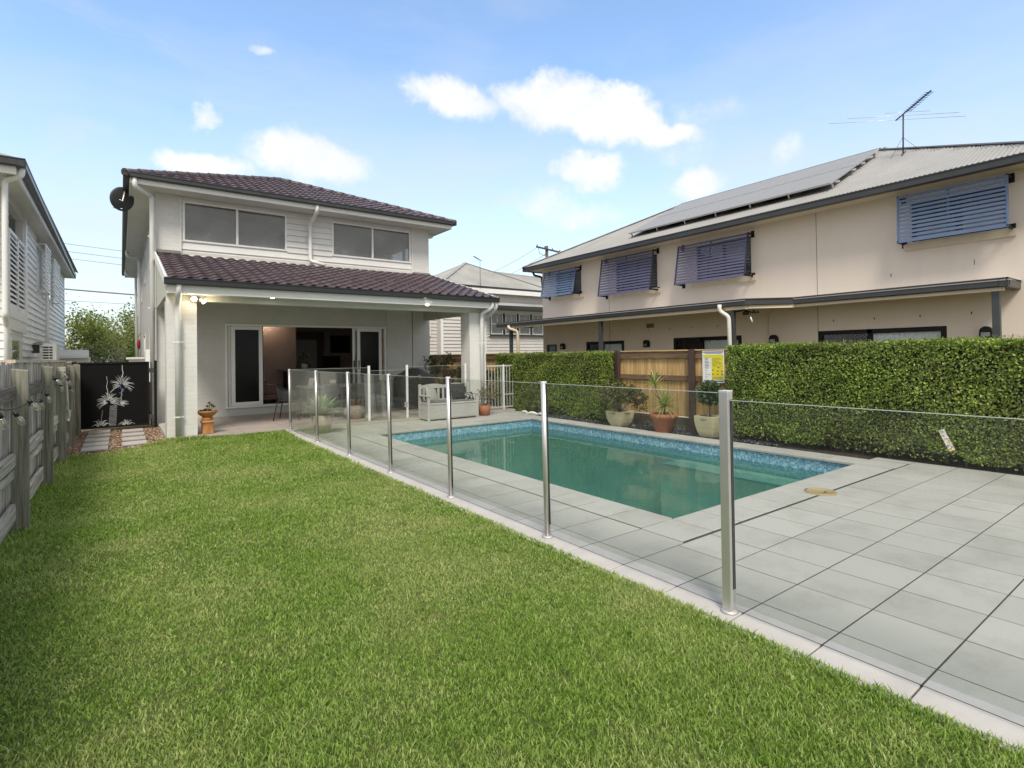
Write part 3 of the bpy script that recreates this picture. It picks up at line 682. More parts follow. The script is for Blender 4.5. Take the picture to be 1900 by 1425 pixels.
# patio slab under the porch
PZ = .06; PYF = 11.14
ps = MB(); ps.box(1.08, PYF, -.05, 8.2, PYF+.06, PZ-.012)
ps.box(.66, 11.72, -.05, 1.08, 14.5, PZ-.012)
ps.box(1.08, PYF+.06, -.05, 8.2, 14.5, PZ-.012)
tag(ps.build('patio_slab', M['edge'], bevel=.004), 'raised concrete patio slab under the porch', 'patio', kind='structure')
pt = MB(); x = 1.085
for k in range(9):
    x2 = min(x+.79, 8.19); yy = [PYF+.004, 11.6, 12.4, 13.2, 14.0, 14.5]
    for a, b_ in zip(yy[:-1], yy[1:]): pt.box(x+.004, a+.003, PZ-.012, x2-.004, b_-.003, PZ)
    x = x2
tag(pt.build('patio_floor', M['patio'], bevel=.002, seg=1), 'brownish patio tiles under the porch', 'patio', kind='structure')
# ================================================================= ROOF HELPERS
def roof_tiles(O_, U, V, ulen, vlen, clip=None, course=.31, wave=.235, amp=.031, step=.032):
    """tiled slope: O_ eave start, U along the eave, V up the slope; clip(v)->(u0,u1)"""
    O_ = np.array(O_, float); U = np.array(U, float); U /= np.linalg.norm(U); V = np.array(V, float); V /= np.linalg.norm(V); Nn = np.cross(U, V); Nn *= np.sign(Nn[2])
    nu = int(ulen/wave*9)+1; us = np.linspace(0, ulen, nu); ph = (us/wave) % 1
    prof = np.where(ph < .62, np.sin(np.pi*ph/.62)*1.0, -.18*np.sin(np.pi*(ph-.62)/.38))*amp
    rowsP = []; v = 0.0
    while v < vlen-1e-3:
        v2 = min(v+course, vlen)
        for (vv, h) in ((v, step), (v+.004, step+.003), ((v+v2)/2, step*.6), (v2, 0.004)):
            u = us
            if clip: a, b = clip(min(vv, vlen)); u = np.clip(us, a, b)
            P = O_+u[:, None]*U+vv*V+(prof+h)[:, None]*Nn
            rowsP.append(P)
        v = v2
    return np.array(rowsP)
def corrugated(O_, U, V, ulen, vlen, clip=None, wave=.076, amp=.009, nv=6):
    O_ = np.array(O_, float); U = np.array(U, float); U /= np.linalg.norm(U); V = np.array(V, float); V /= np.linalg.norm(V); Nn = np.cross(U, V); Nn *= np.sign(Nn[2])
    nu = int(ulen/wave*6)+1; us = np.linspace(0, ulen, nu); h = np.sin(2*np.pi*us/wave)*amp; out_ = []
    for vv in np.linspace(0, vlen, nv):
        u = us
        if clip: a, b = clip(vv); u = np.clip(us, a, b)
        out_.append(O_+u[:, None]*U+vv*V+h[:, None]*Nn)
    return np.array(out_)
def gutter_run(mb, p0, p1, outv, h=.10, w=.11):
    """quad gutter: profile with a rolled lip, p0-p1 along the top front lip, outv pointing away from the wall"""
    p0 = np.array(p0, float); p1 = np.array(p1, float); o = np.array(outv, float); z = np.array([0, 0, 1.])
    prof = [(0, 0), (0, -.022), (-.012, -.028), (-.010, -h), (-.03, -h-.012), (-w, -h-.012), (-w, .0), (-w+.006, .0), (-w+.006, -h), (-.035, -h+.006), (-.022, -.02), (-.02, 0)]
    mb.prism([tuple(p0+o*a+z*b) for a, b in prof], p1-p0)

# ================================================================= MAIN HOUSE
H = thing('brick_house', 'two storey pale brick house with dark tiled hip roof and open porch', 'house', (4.1, 14.5, 0))
HY = 14.5; HX0, HX1 = .66, 7.5; HYB = 29.5
DX0, DX1, DZ0, DZ1 = 2.05, 6.09, .265, 2.27
W1 = (1.18, 3.47, 4.18, 5.13); W2 = (4.62, 6.93, 4.18, 5.12)
w = MB()
wall(w, 'Y', HY, .2, 1.14, 6.15, 0, 3.95, [(DX0, DX1, DZ0, DZ1)])
w.build('wall', M['render'], H)
w = MB()
w.box(HX0, HY-.03, 0, 1.14, HY+.2, 5.24); w.box(6.15, HY-.012, 0, 6.93, HY+.2, 3.95); w.box(6.95, HY-.03, 0, HX1, HY+.2, 5.24)
wall(w, 'X', HX0, .2, HY+.2, HYB, 0, 5.24, [(17.0, 17.9, 3.9, 4.9), (20.5, 21.6, 3.9, 4.9), (24.0, 25.0, 3.6, 4.7), (16.4, 17.6, 1.3, 2.2), (21, 22.4, 1.2, 2.3)])
wall(w, 'X', HX1-.2, .2, HY+.2, HYB, 0, 5.24, [(15.1, 17.2, 4.3, 4.95)])
w.box(HX0, HYB, 0, HX1, HYB+.2, 5.24)
w.build('wall', M['brick'], H)
# siding on the upper front
sb = MB(); wall(sb, 'Y', HY+.03, .15, 1.14, 6.95, 3.55, 5.24, [W1, W2]); sb.build('wall_frame', M['siding'], H)
sb = MB(); boards(sb, 'Y', HY+.03, -1, 1.14, 6.95, 3.70, 5.20, .152, .034, [W1, W2]); sb.box(1.125, HY-.04, 3.80, 1.15, HY+.03, 5.2); sb.box(6.94, HY-.04, 3.80, 6.965, HY+.03, 5.2)
sb.build('siding', M['siding'], H)
def window(root, axis, c, s, rc, mull=(), fw=.045, gm=None, out=.035, depth=.09, framem=None, name='window'):
    """frame mesh > pane children; s = -1 sticks out to the minus side"""
    a0, a1, z0, z1 = rc; f = MB(); c0 = c+s*out; d = -s*depth
    frame(f, axis, c0, d, a0, a1, z0, z1, fw)
    edges = [a0]+list(mull)+[a1]
    for mm_ in mull:
        if axis == 'Y': f.box(mm_-.025, c0, z0+fw, mm_+.025, c0+d, z1-fw)
        else: f.box(c0, mm_-.025, z0+fw, c0+d, mm_+.025, z1-fw)
    fo = f.build(name, framem or M['white'], root, bevel=.004, seg=1)
    for i in range(len(edges)-1):
        p = MB(); b0 = edges[i]+(fw if i == 0 else .025); b1 = edges[i+1]-(fw if i == len(edges)-2 else .025)
        pane_box(p, axis, c0+d*(.35 if i % 2 == 0 else .6), b0, b1, z0+fw, z1-fw); p.build('pane', gm or M['window_glass'], fo)
    return fo
window(H, 'Y', HY+.03, -1, W1, (2.32,)); window(H, 'Y', HY+.03, -1, W2, (5.76,))
for rc in ((17.0, 17.9, 3.9, 4.9), (20.5, 21.6, 3.9, 4.9), (24.0, 25.0, 3.6, 4.7), (16.4, 17.6, 1.3, 2.2), (21, 22.4, 1.2, 2.3)): window(H, 'X', HX0+.02, -1, rc)
window(H, 'X', HX1-.02, 1, (15.1, 17.2, 4.3, 4.95), (16.15,), gm=M['clear'])
# upper rooms
ur = MB(); ur.box(.9, 14.72, 3.62, 7.28, 19.5, 3.66); ur.box(.9, 19.5, 3.62, 7.28, 19.55, 5.2); ur.box(3.95, 14.72, 3.66, 4.03, 19.5, 5.2); ur.box(.9, 14.72, 5.2, 7.28, 19.5, 5.24)
ur.box(.87, 14.72, 3.66, .9, 19.5, 5.2)
ur.build('upper_room', M['room_white'], H)
bh = MB(); bh.box(1.9, 17.0, 3.66, 3.1, 17.06, 4.62); bh.box(2.6, 16, 3.66, 3.4, 16.6, 4.45); bh.build('bedhead', M['charcoal'], H)
# eaves, soffit, fascia, gutters
EX0_, EX1_, EY0, EY1 = .09, 8.05, 13.8, 30.2; EZ = 5.33
sf = MB(); sf.box(EX0_+.1, EY0+.1, 5.225, EX1_-.1, HY+.0, 5.245); sf.box(EX0_+.1, HY, 5.225, HX0+.01, HYB+.6, 5.245); sf.box(HX1-.01, HY, 5.225, EX1_-.1, HYB+.6, 5.245)
sf.build('soffit', M['soffit'], H)
fa = MB(); fa.box(EX0_+.085, EY0+.085, 5.20, EX1_-.085, EY0+.105, 5.36); fa.box(EX0_+.085, EY0+.105, 5.20, EX0_+.105, HYB+.6, 5.36); fa.box(EX1_-.105, EY0+.105, 5.20, EX1_-.085, HYB+.6, 5.36)
fa.build('fascia', M['trim'], H)
gt = MB(); gutter_run(gt, (EX0_-.03, EY0-.03, EZ+.09), (EX1_+.03, EY0-.03, EZ+.09), (0, -1, 0)); gt.build('gutter', M['gutter'], H)
gt = MB(); gutter_run(gt, (EX0_-.03, EY0+.0, EZ+.09), (EX0_-.03, EY1, EZ+.09), (-1, 0, 0)); gt.build('gutter', M['gutter'], H)
gt = MB(); gutter_run(gt, (EX1_+.03, EY0+.0, EZ+.09), (EX1_+.03, EY1, EZ+.09), (1, 0, 0)); gt.build('gutter', M['gutter'], H)
hw = (EX1_-EX0_)/2; tp = .415; sl = math.sqrt(1+tp*tp); ez = 5.36
cl = lambda v: (min(v/sl, hw-.001), max(2*hw-v/sl, hw+.001))
rf = MB(); rf.grid(roof_tiles((EX0_, EY0, ez), (1, 0, 0), (0, 1, tp), 2*hw, hw*sl, cl))
L_ = EY1-EY0; cl2 = lambda v: (min(v/sl, L_), max(L_-v/sl, 0))
rf.grid(roof_tiles((EX0_, EY0, ez), (0, 1, 0), (1, 0, tp), L_, hw*sl, cl2, wave=.235)); rf.grid(roof_tiles((EX1_, EY0, ez), (0, 1, 0), (-1, 0, tp), L_, hw*sl, cl2, wave=.235))
ro = rf.build('roof', M['tile'], H, fixn=False)
def caps(pts, r=.085, n=None):
    mb = MB(); p0 = Vector(pts[0]); p1 = Vector(pts[1]); d = p1-p0; k = int(d.length/.36)
    for i in range(k):
        a = p0+d*(i/k); b = p0+d*((i+1.12)/k); mb.tube([a, b], [r*1.08, r*.9], 8)
    return mb
apex = (EX0_+hw, EY0+hw, ez+hw*tp+.01)
hp = MB()
for (a, b) in (((EX0_, EY0, ez+.02), apex), ((EX1_, EY0, ez+.02), apex), (apex, (apex[0], EY1-hw, apex[2]))):
    q = caps((a, b)); hp.v += q.v; hp.f += [tuple(i+hp.n for i in f) for f in q.f]; hp.sm += q.sm; hp.n += q.n
hp.build('ridge_cap', M['tile'], ro)
# porch roof
GX0, GX1, GY = .62, 7.58, 10.92; GZ = 2.84
rise = 3.86-GZ; run = HY-.03-GY; pl = math.sqrt(rise**2+run**2)
pr = MB(); pr.grid(roof_tiles((GX0+.06, GY+.02, GZ-.01), (1, 0, 0), (0, run, rise), GX1-GX0-.1, pl)); pro = pr.build('porch_roof', M['tile'], H, fixn=False)
flm = plain('flashing', (.20, .19, .18), .8, var=.3, scale=30, bmp=.6)
MB().box(HX0, HY-.12, 3.865, 1.13, HY-.03, 3.93).build('lead_flashing', flm, pro); MB().box(6.96, HY-.12, 3.865, HX1, HY-.03, 3.915).build('lead_flashing', flm, pro)
tr_ = MB(); tr_.prism([(GX0+.05, GY+.1, GZ-.11), (GX0+.05, HY, GZ-.11+rise), (GX0+.05, HY, GZ-.05+rise), (GX0+.05, GY+.1, GZ-.05)], (GX1-GX0-.1, 0, 0)); tr_.build('roof_deck', M['soffit'], pro)
for X_ in (GX0, GX1-.03):
    bg_ = MB(); bg_.prism([(X_, GY+.03, GZ-.13), (X_, HY, GZ-.13+rise), (X_, HY, GZ+.045+rise), (X_, GY+.03, GZ+.045)], (.03, 0, 0)); bg_.build('barge_board', M['white'], pro)
gt = MB(); gutter_run(gt, (GX0-.01, GY-.03, GZ+.02), (GX1+.01, GY-.03, GZ+.02), (0, -1, 0), h=.105); gt.build('gutter', plain('black_gutter', (.018, .019, .021), .35, var=.2), pro)
pf = MB(); pf.box(GX0+.03, GY+.085, 2.60, GX1-.05, GY+.105, 2.77); pf.build('fascia', M['trim'], pro)
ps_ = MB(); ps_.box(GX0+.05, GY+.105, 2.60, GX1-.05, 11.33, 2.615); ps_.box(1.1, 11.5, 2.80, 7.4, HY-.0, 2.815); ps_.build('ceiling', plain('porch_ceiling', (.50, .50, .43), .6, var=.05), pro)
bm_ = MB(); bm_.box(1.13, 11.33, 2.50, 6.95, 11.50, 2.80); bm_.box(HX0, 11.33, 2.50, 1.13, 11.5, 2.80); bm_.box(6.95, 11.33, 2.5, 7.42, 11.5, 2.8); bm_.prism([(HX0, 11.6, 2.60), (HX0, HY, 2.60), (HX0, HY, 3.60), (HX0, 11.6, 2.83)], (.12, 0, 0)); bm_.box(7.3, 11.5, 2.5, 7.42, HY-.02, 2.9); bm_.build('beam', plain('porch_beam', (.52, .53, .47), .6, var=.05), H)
for (a, b) in ((HX0, 1.13), (6.95, 7.42)):
    MB().box(a, 11.30, -.04, b, 11.72, 2.498).build('column', M['brick'], H)
# downpipes
def pipe(pts, r=.045, m=None, parent=None, clips=()):
    mb = MB(); P_ = [Vector(p) for p in pts]; out_ = [P_[0]]
    for i in range(1, len(P_)-1):
        a = (P_[i-1]-P_[i]).normalized(); b = (P_[i+1]-P_[i]).normalized(); k = min(r*1.6, (P_[i-1]-P_[i]).length*.45, (P_[i+1]-P_[i]).length*.45)
        for t in (0, .25, .5, .75, 1):
            q = P_[i]+a*k*(1-t)**2+b*k*t**2; out_.append(q)
    out_.append(P_[-1]); mb.tube(out_, r, 14)
    o = mb.build('downpipe', m or M['pipe'], parent)
    if clips:
        for q in clips: c = MB(); c.lathe([(r+.004, -.012), (r+.004, .012)], q, 16); c.box(q[0]-r-.03, q[1]-.004, q[2]-.012, q[0]+r+.03, q[1]+.004, q[2]+.012); c.build('clip', M['trim'], o)
    return o
pipe([(.26, 13.86, 5.33), (.26, 13.86, 5.12), (.58, 14.30, 5.08), (.58, 14.38, .0)], .05, parent=H, clips=[(.58, 14.38, 4.2), (.58, 14.38, 2.6)])
pipe([(4.05, 13.86, 5.33), (4.05, 13.86, 5.16), (4.02, 14.40, 4.92), (4.02, 14.40, 3.97), (4.35, 14.2, 3.86)], .045, parent=H)
pipe([(.83, 10.98, 2.80), (.83, 10.98, 2.62), (.83, 11.23, 2.45), (.83, 11.23, .03)], .05, parent=H, clips=[(.83, 11.23, 1.75), (.83, 11.23, .42)])
pipe([(7.42, 10.98, 2.80), (7.42, 10.98, 2.62), (7.26, 11.22, 2.48), (7.26, 11.22, .06)], .048, parent=H, clips=[(7.26, 11.22, 1.75)])
pipe([(7.85, 14.9, 5.3), (7.85, 14.9, 5.14), (7.56, 14.85, 5.08), (7.56, 14.85, 2.5)], .045, parent=H)
pipe([(.20, 23.0, 5.3), (.2, 23.0, 5.08), (.55, 23.1, 5.02), (.56, 23.1, 0)], .05, parent=H)
pipe([(.20, 28.0, 5.3), (.2, 28.0, 5.08), (.55, 28.1, 5.02), (.56, 28.1, 0)], .05, parent=H)
pipe([(HX1+.0, 10.97, 2.78), (HX1+.05, 10.97, 2.62), (7.50, 11.6, 2.25)], .035, parent=H)
# meter box and red bottle-like gas cover on side wall
MB().box(HX0-.16, 16.0, .9, HX0, 16.5, 1.7).build('meter_box', M['trim'], H, bevel=.01)
# sliding door
dr = MB(); frame(dr, 'Y', HY-.05, .12, DX0-.02, DX1+.02, DZ0-.02, DZ1+.02, .05)
door = dr.build('sliding_door', M['white'], H, bevel=.004)
def leafpanel(x0, x1, y, wv, m, nm='door_leaf', hx=None):
    f = MB(); frame(f, 'Y', y, .035, x0, x1, DZ0+.035, DZ1-.035, wv); fo = f.build(nm, M['white'], door, bevel=.003)
    p = MB(); p.box(x0+wv, y+.014, DZ0+.035+wv, x1-wv, y+.02, DZ1-.035-wv); p.build('pane', m, fo)
    if hx:
        h = MB(); h.box(hx-.012, y-.02, 1.12, hx+.012, y, 1.35); h.build('handle', M['dark'], fo)
mesh_dark = glass('dark_flyscreen', (.10, .10, .10), .55, .25)
leafpanel(2.16, 2.86, HY-.042, .085, mesh_dark); leafpanel(2.10, 2.84, HY+.01, .06, M['window_glass'])
leafpanel(5.27, 5.98, HY-.042, .085, mesh_dark, hx=5.31); leafpanel(5.16, 5.92, HY+.01, .055, M['window_glass'], hx=5.19)
# ground floor room
rm = MB(); rm.box(.88, 14.70, .20, 7.3, 20.6, .262)
rm.build('room_floor', M['room_floor'], H)
rm = MB(); wall(rm, 'Y', 19.0, .12, .88, 7.3, .262, 2.75, [(4.75, 5.75, .262, 2.35)]); rm.box(.86, 14.70, .26, .88, 19, 2.75); rm.box(7.28, 14.70, .26, 7.3, 19, 2.75); rm.box(.88, 14.7, 2.75, 7.3, 20.6, 2.8); rm.box(3.5, 17.6, .262, 4.45, 19, 2.75)
rm.box(.88, 20.6, .2, 7.3, 20.7, 2.8)
rm.build('room_wall', M['room'], H)
MB().box(4.75, 19.9, .262, 5.75, 19.94, 2.1).build('inner_door', M['room_white'], H)

# things in the room
isl = thing('kitchen_bench', 'dark kitchen island with a pale top seen through the open sliding door', 'kitchen bench', (4.9, 16.9, .262))
MB().box(4.0, 16.6, .262, 6.4, 17.3, 1.06).build('cabinet', M['dark'], isl); MB().box(3.85, 16.5, 1.06, 6.5, 17.4, 1.10).build('bench_top', plain('bench_stone', (.10, .10, .10), .3), isl)
tv = thing('television', 'black television high on the wall inside the house', 'television', (6.2, 18.9, 1.9)); MB().box(5.95, 18.9, 1.62, 6.62, 18.96, 2.2).build('screen', M['dark'], tv, bevel=.006); MB().box(5.93, 18.94, 1.60, 6.64, 18.98, 2.22).build('surround', M['charcoal'], tv)
ov_ = thing('wall_oven', 'black oven below the television inside the house', 'oven', (5.95, 18.9, 1.1)); MB().box(5.7, 18.75, 1.10, 6.22, 18.99, 1.5).build('oven_body', M['dark'], ov_, bevel=.01); MB().box(5.75, 18.73, 1.42, 6.17, 18.75, 1.44).build('handle', M['charcoal'], ov_)
def leafy(mb, c, r, n, L, wd, up=.3, seed=1, zs=1.):
    g_ = np.random.default_rng(seed); V = []; F = []
    for i in range(n):
        d = g_.normal(0, 1, 3); d /= np.linalg.norm(d); p = np.array(c)+d*np.array([r, r, r*zs])*g_.uniform(.35, 1)**.6
        t = d+g_.normal(0, .5, 3)+np.array([0, 0, up]); t /= np.linalg.norm(t); s = np.cross(t, g_.normal(0, 1, 3)); s /= np.linalg.norm(s)+1e-9
        l = L*g_.uniform(.6, 1.3); ww = wd*g_.uniform(.7, 1.3); k = len(V); nn = np.cross(t, s)
        V += [p, p+t*l*.5+s*ww+nn*l*.08, p+t*l, p+t*l*.5-s*ww+nn*l*.08]; F += [(k, k+1, k+2, k+3)]
    mb.add(V, F); return mb
ob = thing('orchid', 'potted orchid in a white pot on the kitchen island', 'potted plant', (4.5, 16.8, 1.10))
MB().lathe([(0, 0), (.07, 0), (.09, .16), (.08, .16), (.07, .14), (0, .14)], (4.5, 16.8, 1.10)).build('pot', M['room_white'], ob)
q = MB(); q.tube([(4.5, 16.8, 1.22), (4.47, 16.78, 1.5), (4.55, 16.76, 1.66)], .006, 6); leafy(q, (4.5, 16.78, 1.32), .12, 16, .18, .03, seed=4); leafy(q, (4.5, 16.77, 1.6), .07, 12, .06, .02, seed=5); q.build('foliage', M['flaxdk'], ob)
for k, (x, y, ww, hh) in enumerate(((2.98, 15.5, .36, .62), (3.32, 15.6, .36, .48))):
    t_ = thing('armchair', ['tall brown armchair back just inside the open door', 'lower brown leather seat beside the tall armchair inside the door'][k], 'armchair', (x, y, .262), group='brown chairs inside the house')
    MB().box(x-ww/2, y, .45, x+ww/2, y+.12, .262+hh).build('backrest', plain('brown_leather', (.14, .07, .05), .45, var=.15), t_, bevel=.03); MB().box(x-ww/2, y-.4, .34, x+ww/2, y, .47).build('seat', bpy.data.materials['brown_leather'], t_, bevel=.03)
    MB().box(x-ww/2+.03, y-.37, .262, x-ww/2+.07, y-.33, .34).box(x+ww/2-.07, y-.37, .262, x+ww/2-.03, y-.33, .34).box(x-ww/2+.03, y+.05, .262, x+ww/2-.03, y+.09, .45).build('leg', M['dark'], t_)
# downlights and spot pair on the porch
glow = emit('lamp_glow', (1, .93, .80), 14); glow2 = emit('warm_glow', (1, .84, .60), 12)
for k, (x, y) in enumerate(((2.37, 11.06), (5.66, 11.02))):
    t_ = thing('downlight', ['small round downlight in the porch soffit above the sliding door', 'small round downlight in the porch soffit near the right column'][k], 'light', (x, y, 2.6), group='downlights in the porch soffit')
    MB().lathe([(.035, -.002), (.052, -.006), (.055, .002)], (x, y, 2.598), 20).build('ring', M['white'], t_); MB().lathe([(0, -.003), (.036, -.003), (.036, .004)], (x, y, 2.598), 20).build('lens', glow, t_)
sp = thing('spotlight', 'twin adjustable spotlight glowing at the top of the left porch column', 'spotlight', (1.14, 11.28, 2.55))
MB().box(1.09, 11.24, 2.575, 1.24, 11.30, 2.60).build('base', M['white'], sp)
for k, (hx, hz, dv) in enumerate(((1.09, 2.535, (-.35, -.9, -.25)), (1.21, 2.515, (.55, -.45, -.45)))):
    d = Vector(dv).normalized(); p = Vector((hx, 11.22, hz)); hd = MB(); hd.tube([p-d*.05, p-d*.03, p+d*.04], [.02, .042, .048], 18); ho = hd.build('lamp_head', M['white'], sp)
    e = MB(); e.tube([p+d*.041, p+d*.046], [.043, .043], 18); e.build('bulb', glow2, ho)
    pl_ = bpy.data.lights.new('spotlight_light', 'POINT'); pl_.energy = 1.1; pl_.color = (1, .8, .55); pl_.shadow_soft_size = .04
    lo = bpy.data.objects.new('spotlight_light', pl_); COL.objects.link(lo); lo.parent = sp; lo.location = (p+d*.09)-Vector((1.14, 11.28, 2.55))
# indoor downlight glow seen as an orange wash on the inner wall
ilp = thing('ceiling_lamp', 'small lamp washing the inner wall orange inside the house', 'light', (3.6, 17.45, 2.74)); MB().lathe([(0, 0), (.05, 0), (.05, -.01), (0, -.01)], (3.55, 17.35, 2.745), 16).build('lens', emit('inner_glow', (1, .6, .3), 6), ilp)
pl_ = bpy.data.lights.new('ceiling_lamp_light', 'POINT'); pl_.energy = 7; pl_.color = (1, .72, .50); pl_.shadow_soft_size = .05
lo = bpy.data.objects.new('ceiling_lamp_light', pl_); COL.objects.link(lo); lo.parent = ilp; lo.location = (-.05, -.1, -.1)

# satellite dish on the left eave
sd_ = thing('satellite_dish', 'dark round satellite dish at the left eave of the brick house', 'satellite dish', (0.08, 15.0, 5.1))
dd = MB(); nrm = Vector((-.55, .83, .2)).normalized(); a_ = nrm.orthogonal().normalized(); b_ = nrm.cross(a_)
prof = []
for i in range(8):
    r_ = .27*i/7
    for j in range(28):
        t = 2*math.pi*j/28; prof.append(tuple(Vector((.07, 15.0, 5.10))+(a_*math.cos(t)+b_*math.sin(t)*1.0)*r_+nrm*(r_*r_*.55)))
dd.add(prof, [(i*28+j, i*28+(j+1) % 28, (i+1)*28+(j+1) % 28, (i+1)*28+j) for i in range(7) for j in range(28)], True)
do = dd.build('dish', M['charcoal'], sd_); sm_ = do.modifiers.new('t', 'SOLIDIFY'); sm_.thickness = .012
MB().tube([(-.08, 14.98, 5.1), (.06, 14.98, 5.05), (.1, 15.0, 5.3)], .018, 8).build('mount', M['alu'], sd_)
MB().tube([(.05, 15.0, 4.88), (-.12, 15.3, 4.95)], .01, 6).build('feed_arm', M['alu'], sd_)

# ================================================================= GLASS POOL FENCE
FX = 2.71
F_ = thing('glass_pool_fence', 'frameless look glass pool fence on silver posts along the lawn edge', 'pool fence', (FX, 5, 0))
PY = [1.715, 3.278, 4.806, 6.312, 7.80, 9.39, 11.17]
lean = -.016
for k, y in enumerate(PY):
    zt = 1.215; zb = PZ if k == 6 else 0; h = MB()
    r_ = .0255
    if k == 0:
        h.box(FX-.027, y-.027, zb+.012, FX+.027, y+.027, zt); po = h.build('post', M['alu'], F_, bevel=.004)
    else:
        ln = lean
        V0 = (FX, y, zb+.01); V1 = (FX+ln*1.1, y, zt)
        h.tube([V0, V1], [.0245, .0245], 20); po = h.build('post', M['alu'], F_)
        for f_ in po.data.polygons: pass
    s_ = MB()
    xt = FX+(lean*1.1 if k else 0)
    if k == 0:
        s_.box(FX+.010, y-.0285, zb+.13, FX+.020, y-.026, zt-.045); s_.box(FX-.005, y-.0285, zb+.13, FX+.005, y-.0262, zt-.045)
    else:
        s_.bar((FX+.005, y-.0205, zb+.1), (xt+.005, y-.0205, zt-.01), .016, .012, up=(0, 1, 0))
    s_.build('rubber_strip', M['black_rubber'], po)
    bs = MB(); bs.lathe([(0, .0), (.045, 0), (.047, .006), (.040, .014), (.02, .016)], (FX, y, zb-.001), 28); bs.build('base_ring', M['alu'], po)
    cpm = MB(); cpm.box(xt-.027, y-.027, zt, xt+.027, y+.027, zt+.005) if k == 0 else cpm.lathe([(0, .007), (.022, .006), (.0255, 0)], (xt, y, zt), 20); cpm.build('cap', M['alu_white'], po)
ys_ = PY+[None]
def gpanel(root, x, y0, y1, z0, z1, x2=None):
    x2 = x if x2 is None else x2
    g_ = MB(); g_.prism([(x-.004, y0, z0), (x+.004, y0, z0), (x+.004, y1, z0), (x-.004, y1, z0)], (x2-x, 0, z1-z0)); go_ = g_.build('glass_panel', M['glass_fence'], root)
    e = MB(); e.prism([(x2-.0042, y0, z1), (x2+.0042, y0, z1), (x2+.0042, y1, z1), (x2-.0042, y1, z1)], (0, 0, .0025)); e.build('polished_edge', M['glass_edge'], go_)
for a, b in zip(PY[:-1], PY[1:]):
    last = b == PY[-1]; gpanel(F_, FX, a+.026, b-.026, .075 if not last else .075, 1.205, FX+lean)
gpanel(F_, FX, -.55, 1.715-.028, .06, 1.165)
# small mottled patch of white and orange colour on the near panel
mo = thing('glass_mark', 'small white and orange mottled mark on the near glass panel', 'mark', (FX-.006, .73, 1.06))
def mottled():
    m, n, b = mat('mottled_mark'); v = nd(n, 'ShaderNodeTexVoronoi', Scale=130.); n.links.new(geo(n).outputs['Position'], v.inputs['Vector'])
    sp_ = n.nodes.new('ShaderNodeSeparateColor'); n.links.new(v.outputs['Color'], sp_.inputs[0])
    n.links.new(ramp(n, sp_.outputs[0], [(0, (.75, .76, .78)), (.45, (.8, .8, .8)), (.5, (.75, .42, .10)), (.72, (.80, .62, .30)), (.86, (.28, .30, .36)), (1, (.85, .85, .85))]), b.inputs['Base Color']); return m
MB().prism([(FX-.0055, .7565, 1.098), (FX-.0055, .737, 1.106), (FX-.0055, .703, 1.026), (FX-.0055, .7215, 1.016)], (.001, 0, 0)).build('mark_face', mottled(), mo)
# return run along the patio
F2 = thing('porch_glass_fence', 'glass pool fence with white posts along the patio edge behind the bench', 'pool fence', (4.8, 11.2, PZ))
for x in (4.33, 5.22, 6.75):
    MB().box(x-.023, 11.18, PZ, x+.023, 11.22, PZ+1.19).build('post', M['alu_white'], F2, bevel=.003)
for (a, b, zt) in ((2.75, 4.3, 1.21), (4.36, 5.19, 1.14), (5.25, 6.72, 1.21)):
    g_ = MB(); g_.box(a, 11.196, PZ+.05, b, 11.204, zt); go_ = g_.build('glass_panel', M['glass_fence'], F2); MB().box(a, 11.196, zt, b, 11.204, zt+.003).build('polished_edge', M['glass_edge'], go_)
hg = MB(); hg.box(5.15, 11.175, .30, 5.22, 11.19, .42); hg.build('hinge', M['alu'], F2, bevel=.004)
# white bar fence right of the porch
barw = plain('grey_white_bars', (.50, .50, .49), .45, var=.05)
F3 = thing('bar_fence', 'white vertical bar pool fence between the right porch column and the hedge', 'fence', (7.95, 11.3, 0))
b3 = MB(); b3.box(7.45, 11.29, 1.15, 8.6, 11.32, 1.185); b3.box(7.45, 11.29, .10, 8.6, 11.32, .13); b3.box(8.0, 11.29, .42, 8.6, 11.32, .445); b3.build('rail', barw, F3, bevel=.003)
bb = MB(); x = 7.50
while x < 8.6: bb.box(x-.0065, 11.30, .13, x+.0065, 11.312, 1.15); x += .093
bb.build('bar', barw, F3)
MB().box(7.93, 11.28, 0, 7.97, 11.33, 1.2).build('post', M['alu_white'], F3)
# ================================================================= LEFT TIMBER FENCE
FXL = -.69
TF = thing('timber_fence', 'old grey weathered timber paling fence along the left side of the lawn', 'fence', (FXL, 6, 0))
pyl = [2.2, 4.15, 6.18, 8.2, 10.05, 11.9, 13.6]
tops = [1.36, 1.36, 1.366, 1.375, 1.345, 1.36, 1.37]
for k, (y, zt) in enumerate(zip(pyl, tops)):
    p = MB(); w_ = .135; d_ = .055; g_ = .012*random.uniform(-1, 1); s = random.uniform(-.01, .01)
    xa, xb = FXL-.055, FXL+.055
    if y == 10.05: # notched top like a worn wave
        p.prism([(xb, y-.06, -.1), (xb, y+.06, -.1), (xb, y+.06, zt-.02), (xb, y+.02, zt+.015), (xb, y-.03, zt), (xb, y-.06, zt-.05)], (-.11, 0, 0))
    else:
        p.add([(xa,y-.035,-.1),(xb,y-.035,-.1),(xb,y+.035,-.1),(xa,y+.035,-.1),(xa+s,y-.035,zt+.01),(xb+s,y-.035,zt-.008),(xb+s,y+.035,zt-.003),(xa+s,y+.035,zt+.012)],
              [(0,3,2,1),(4,5,6,7),(0,1,5,4),(1,2,6,5),(2,3,7,6),(3,0,4,7)])
    po = p.build('post', M['old_post'], TF, bevel=.006)
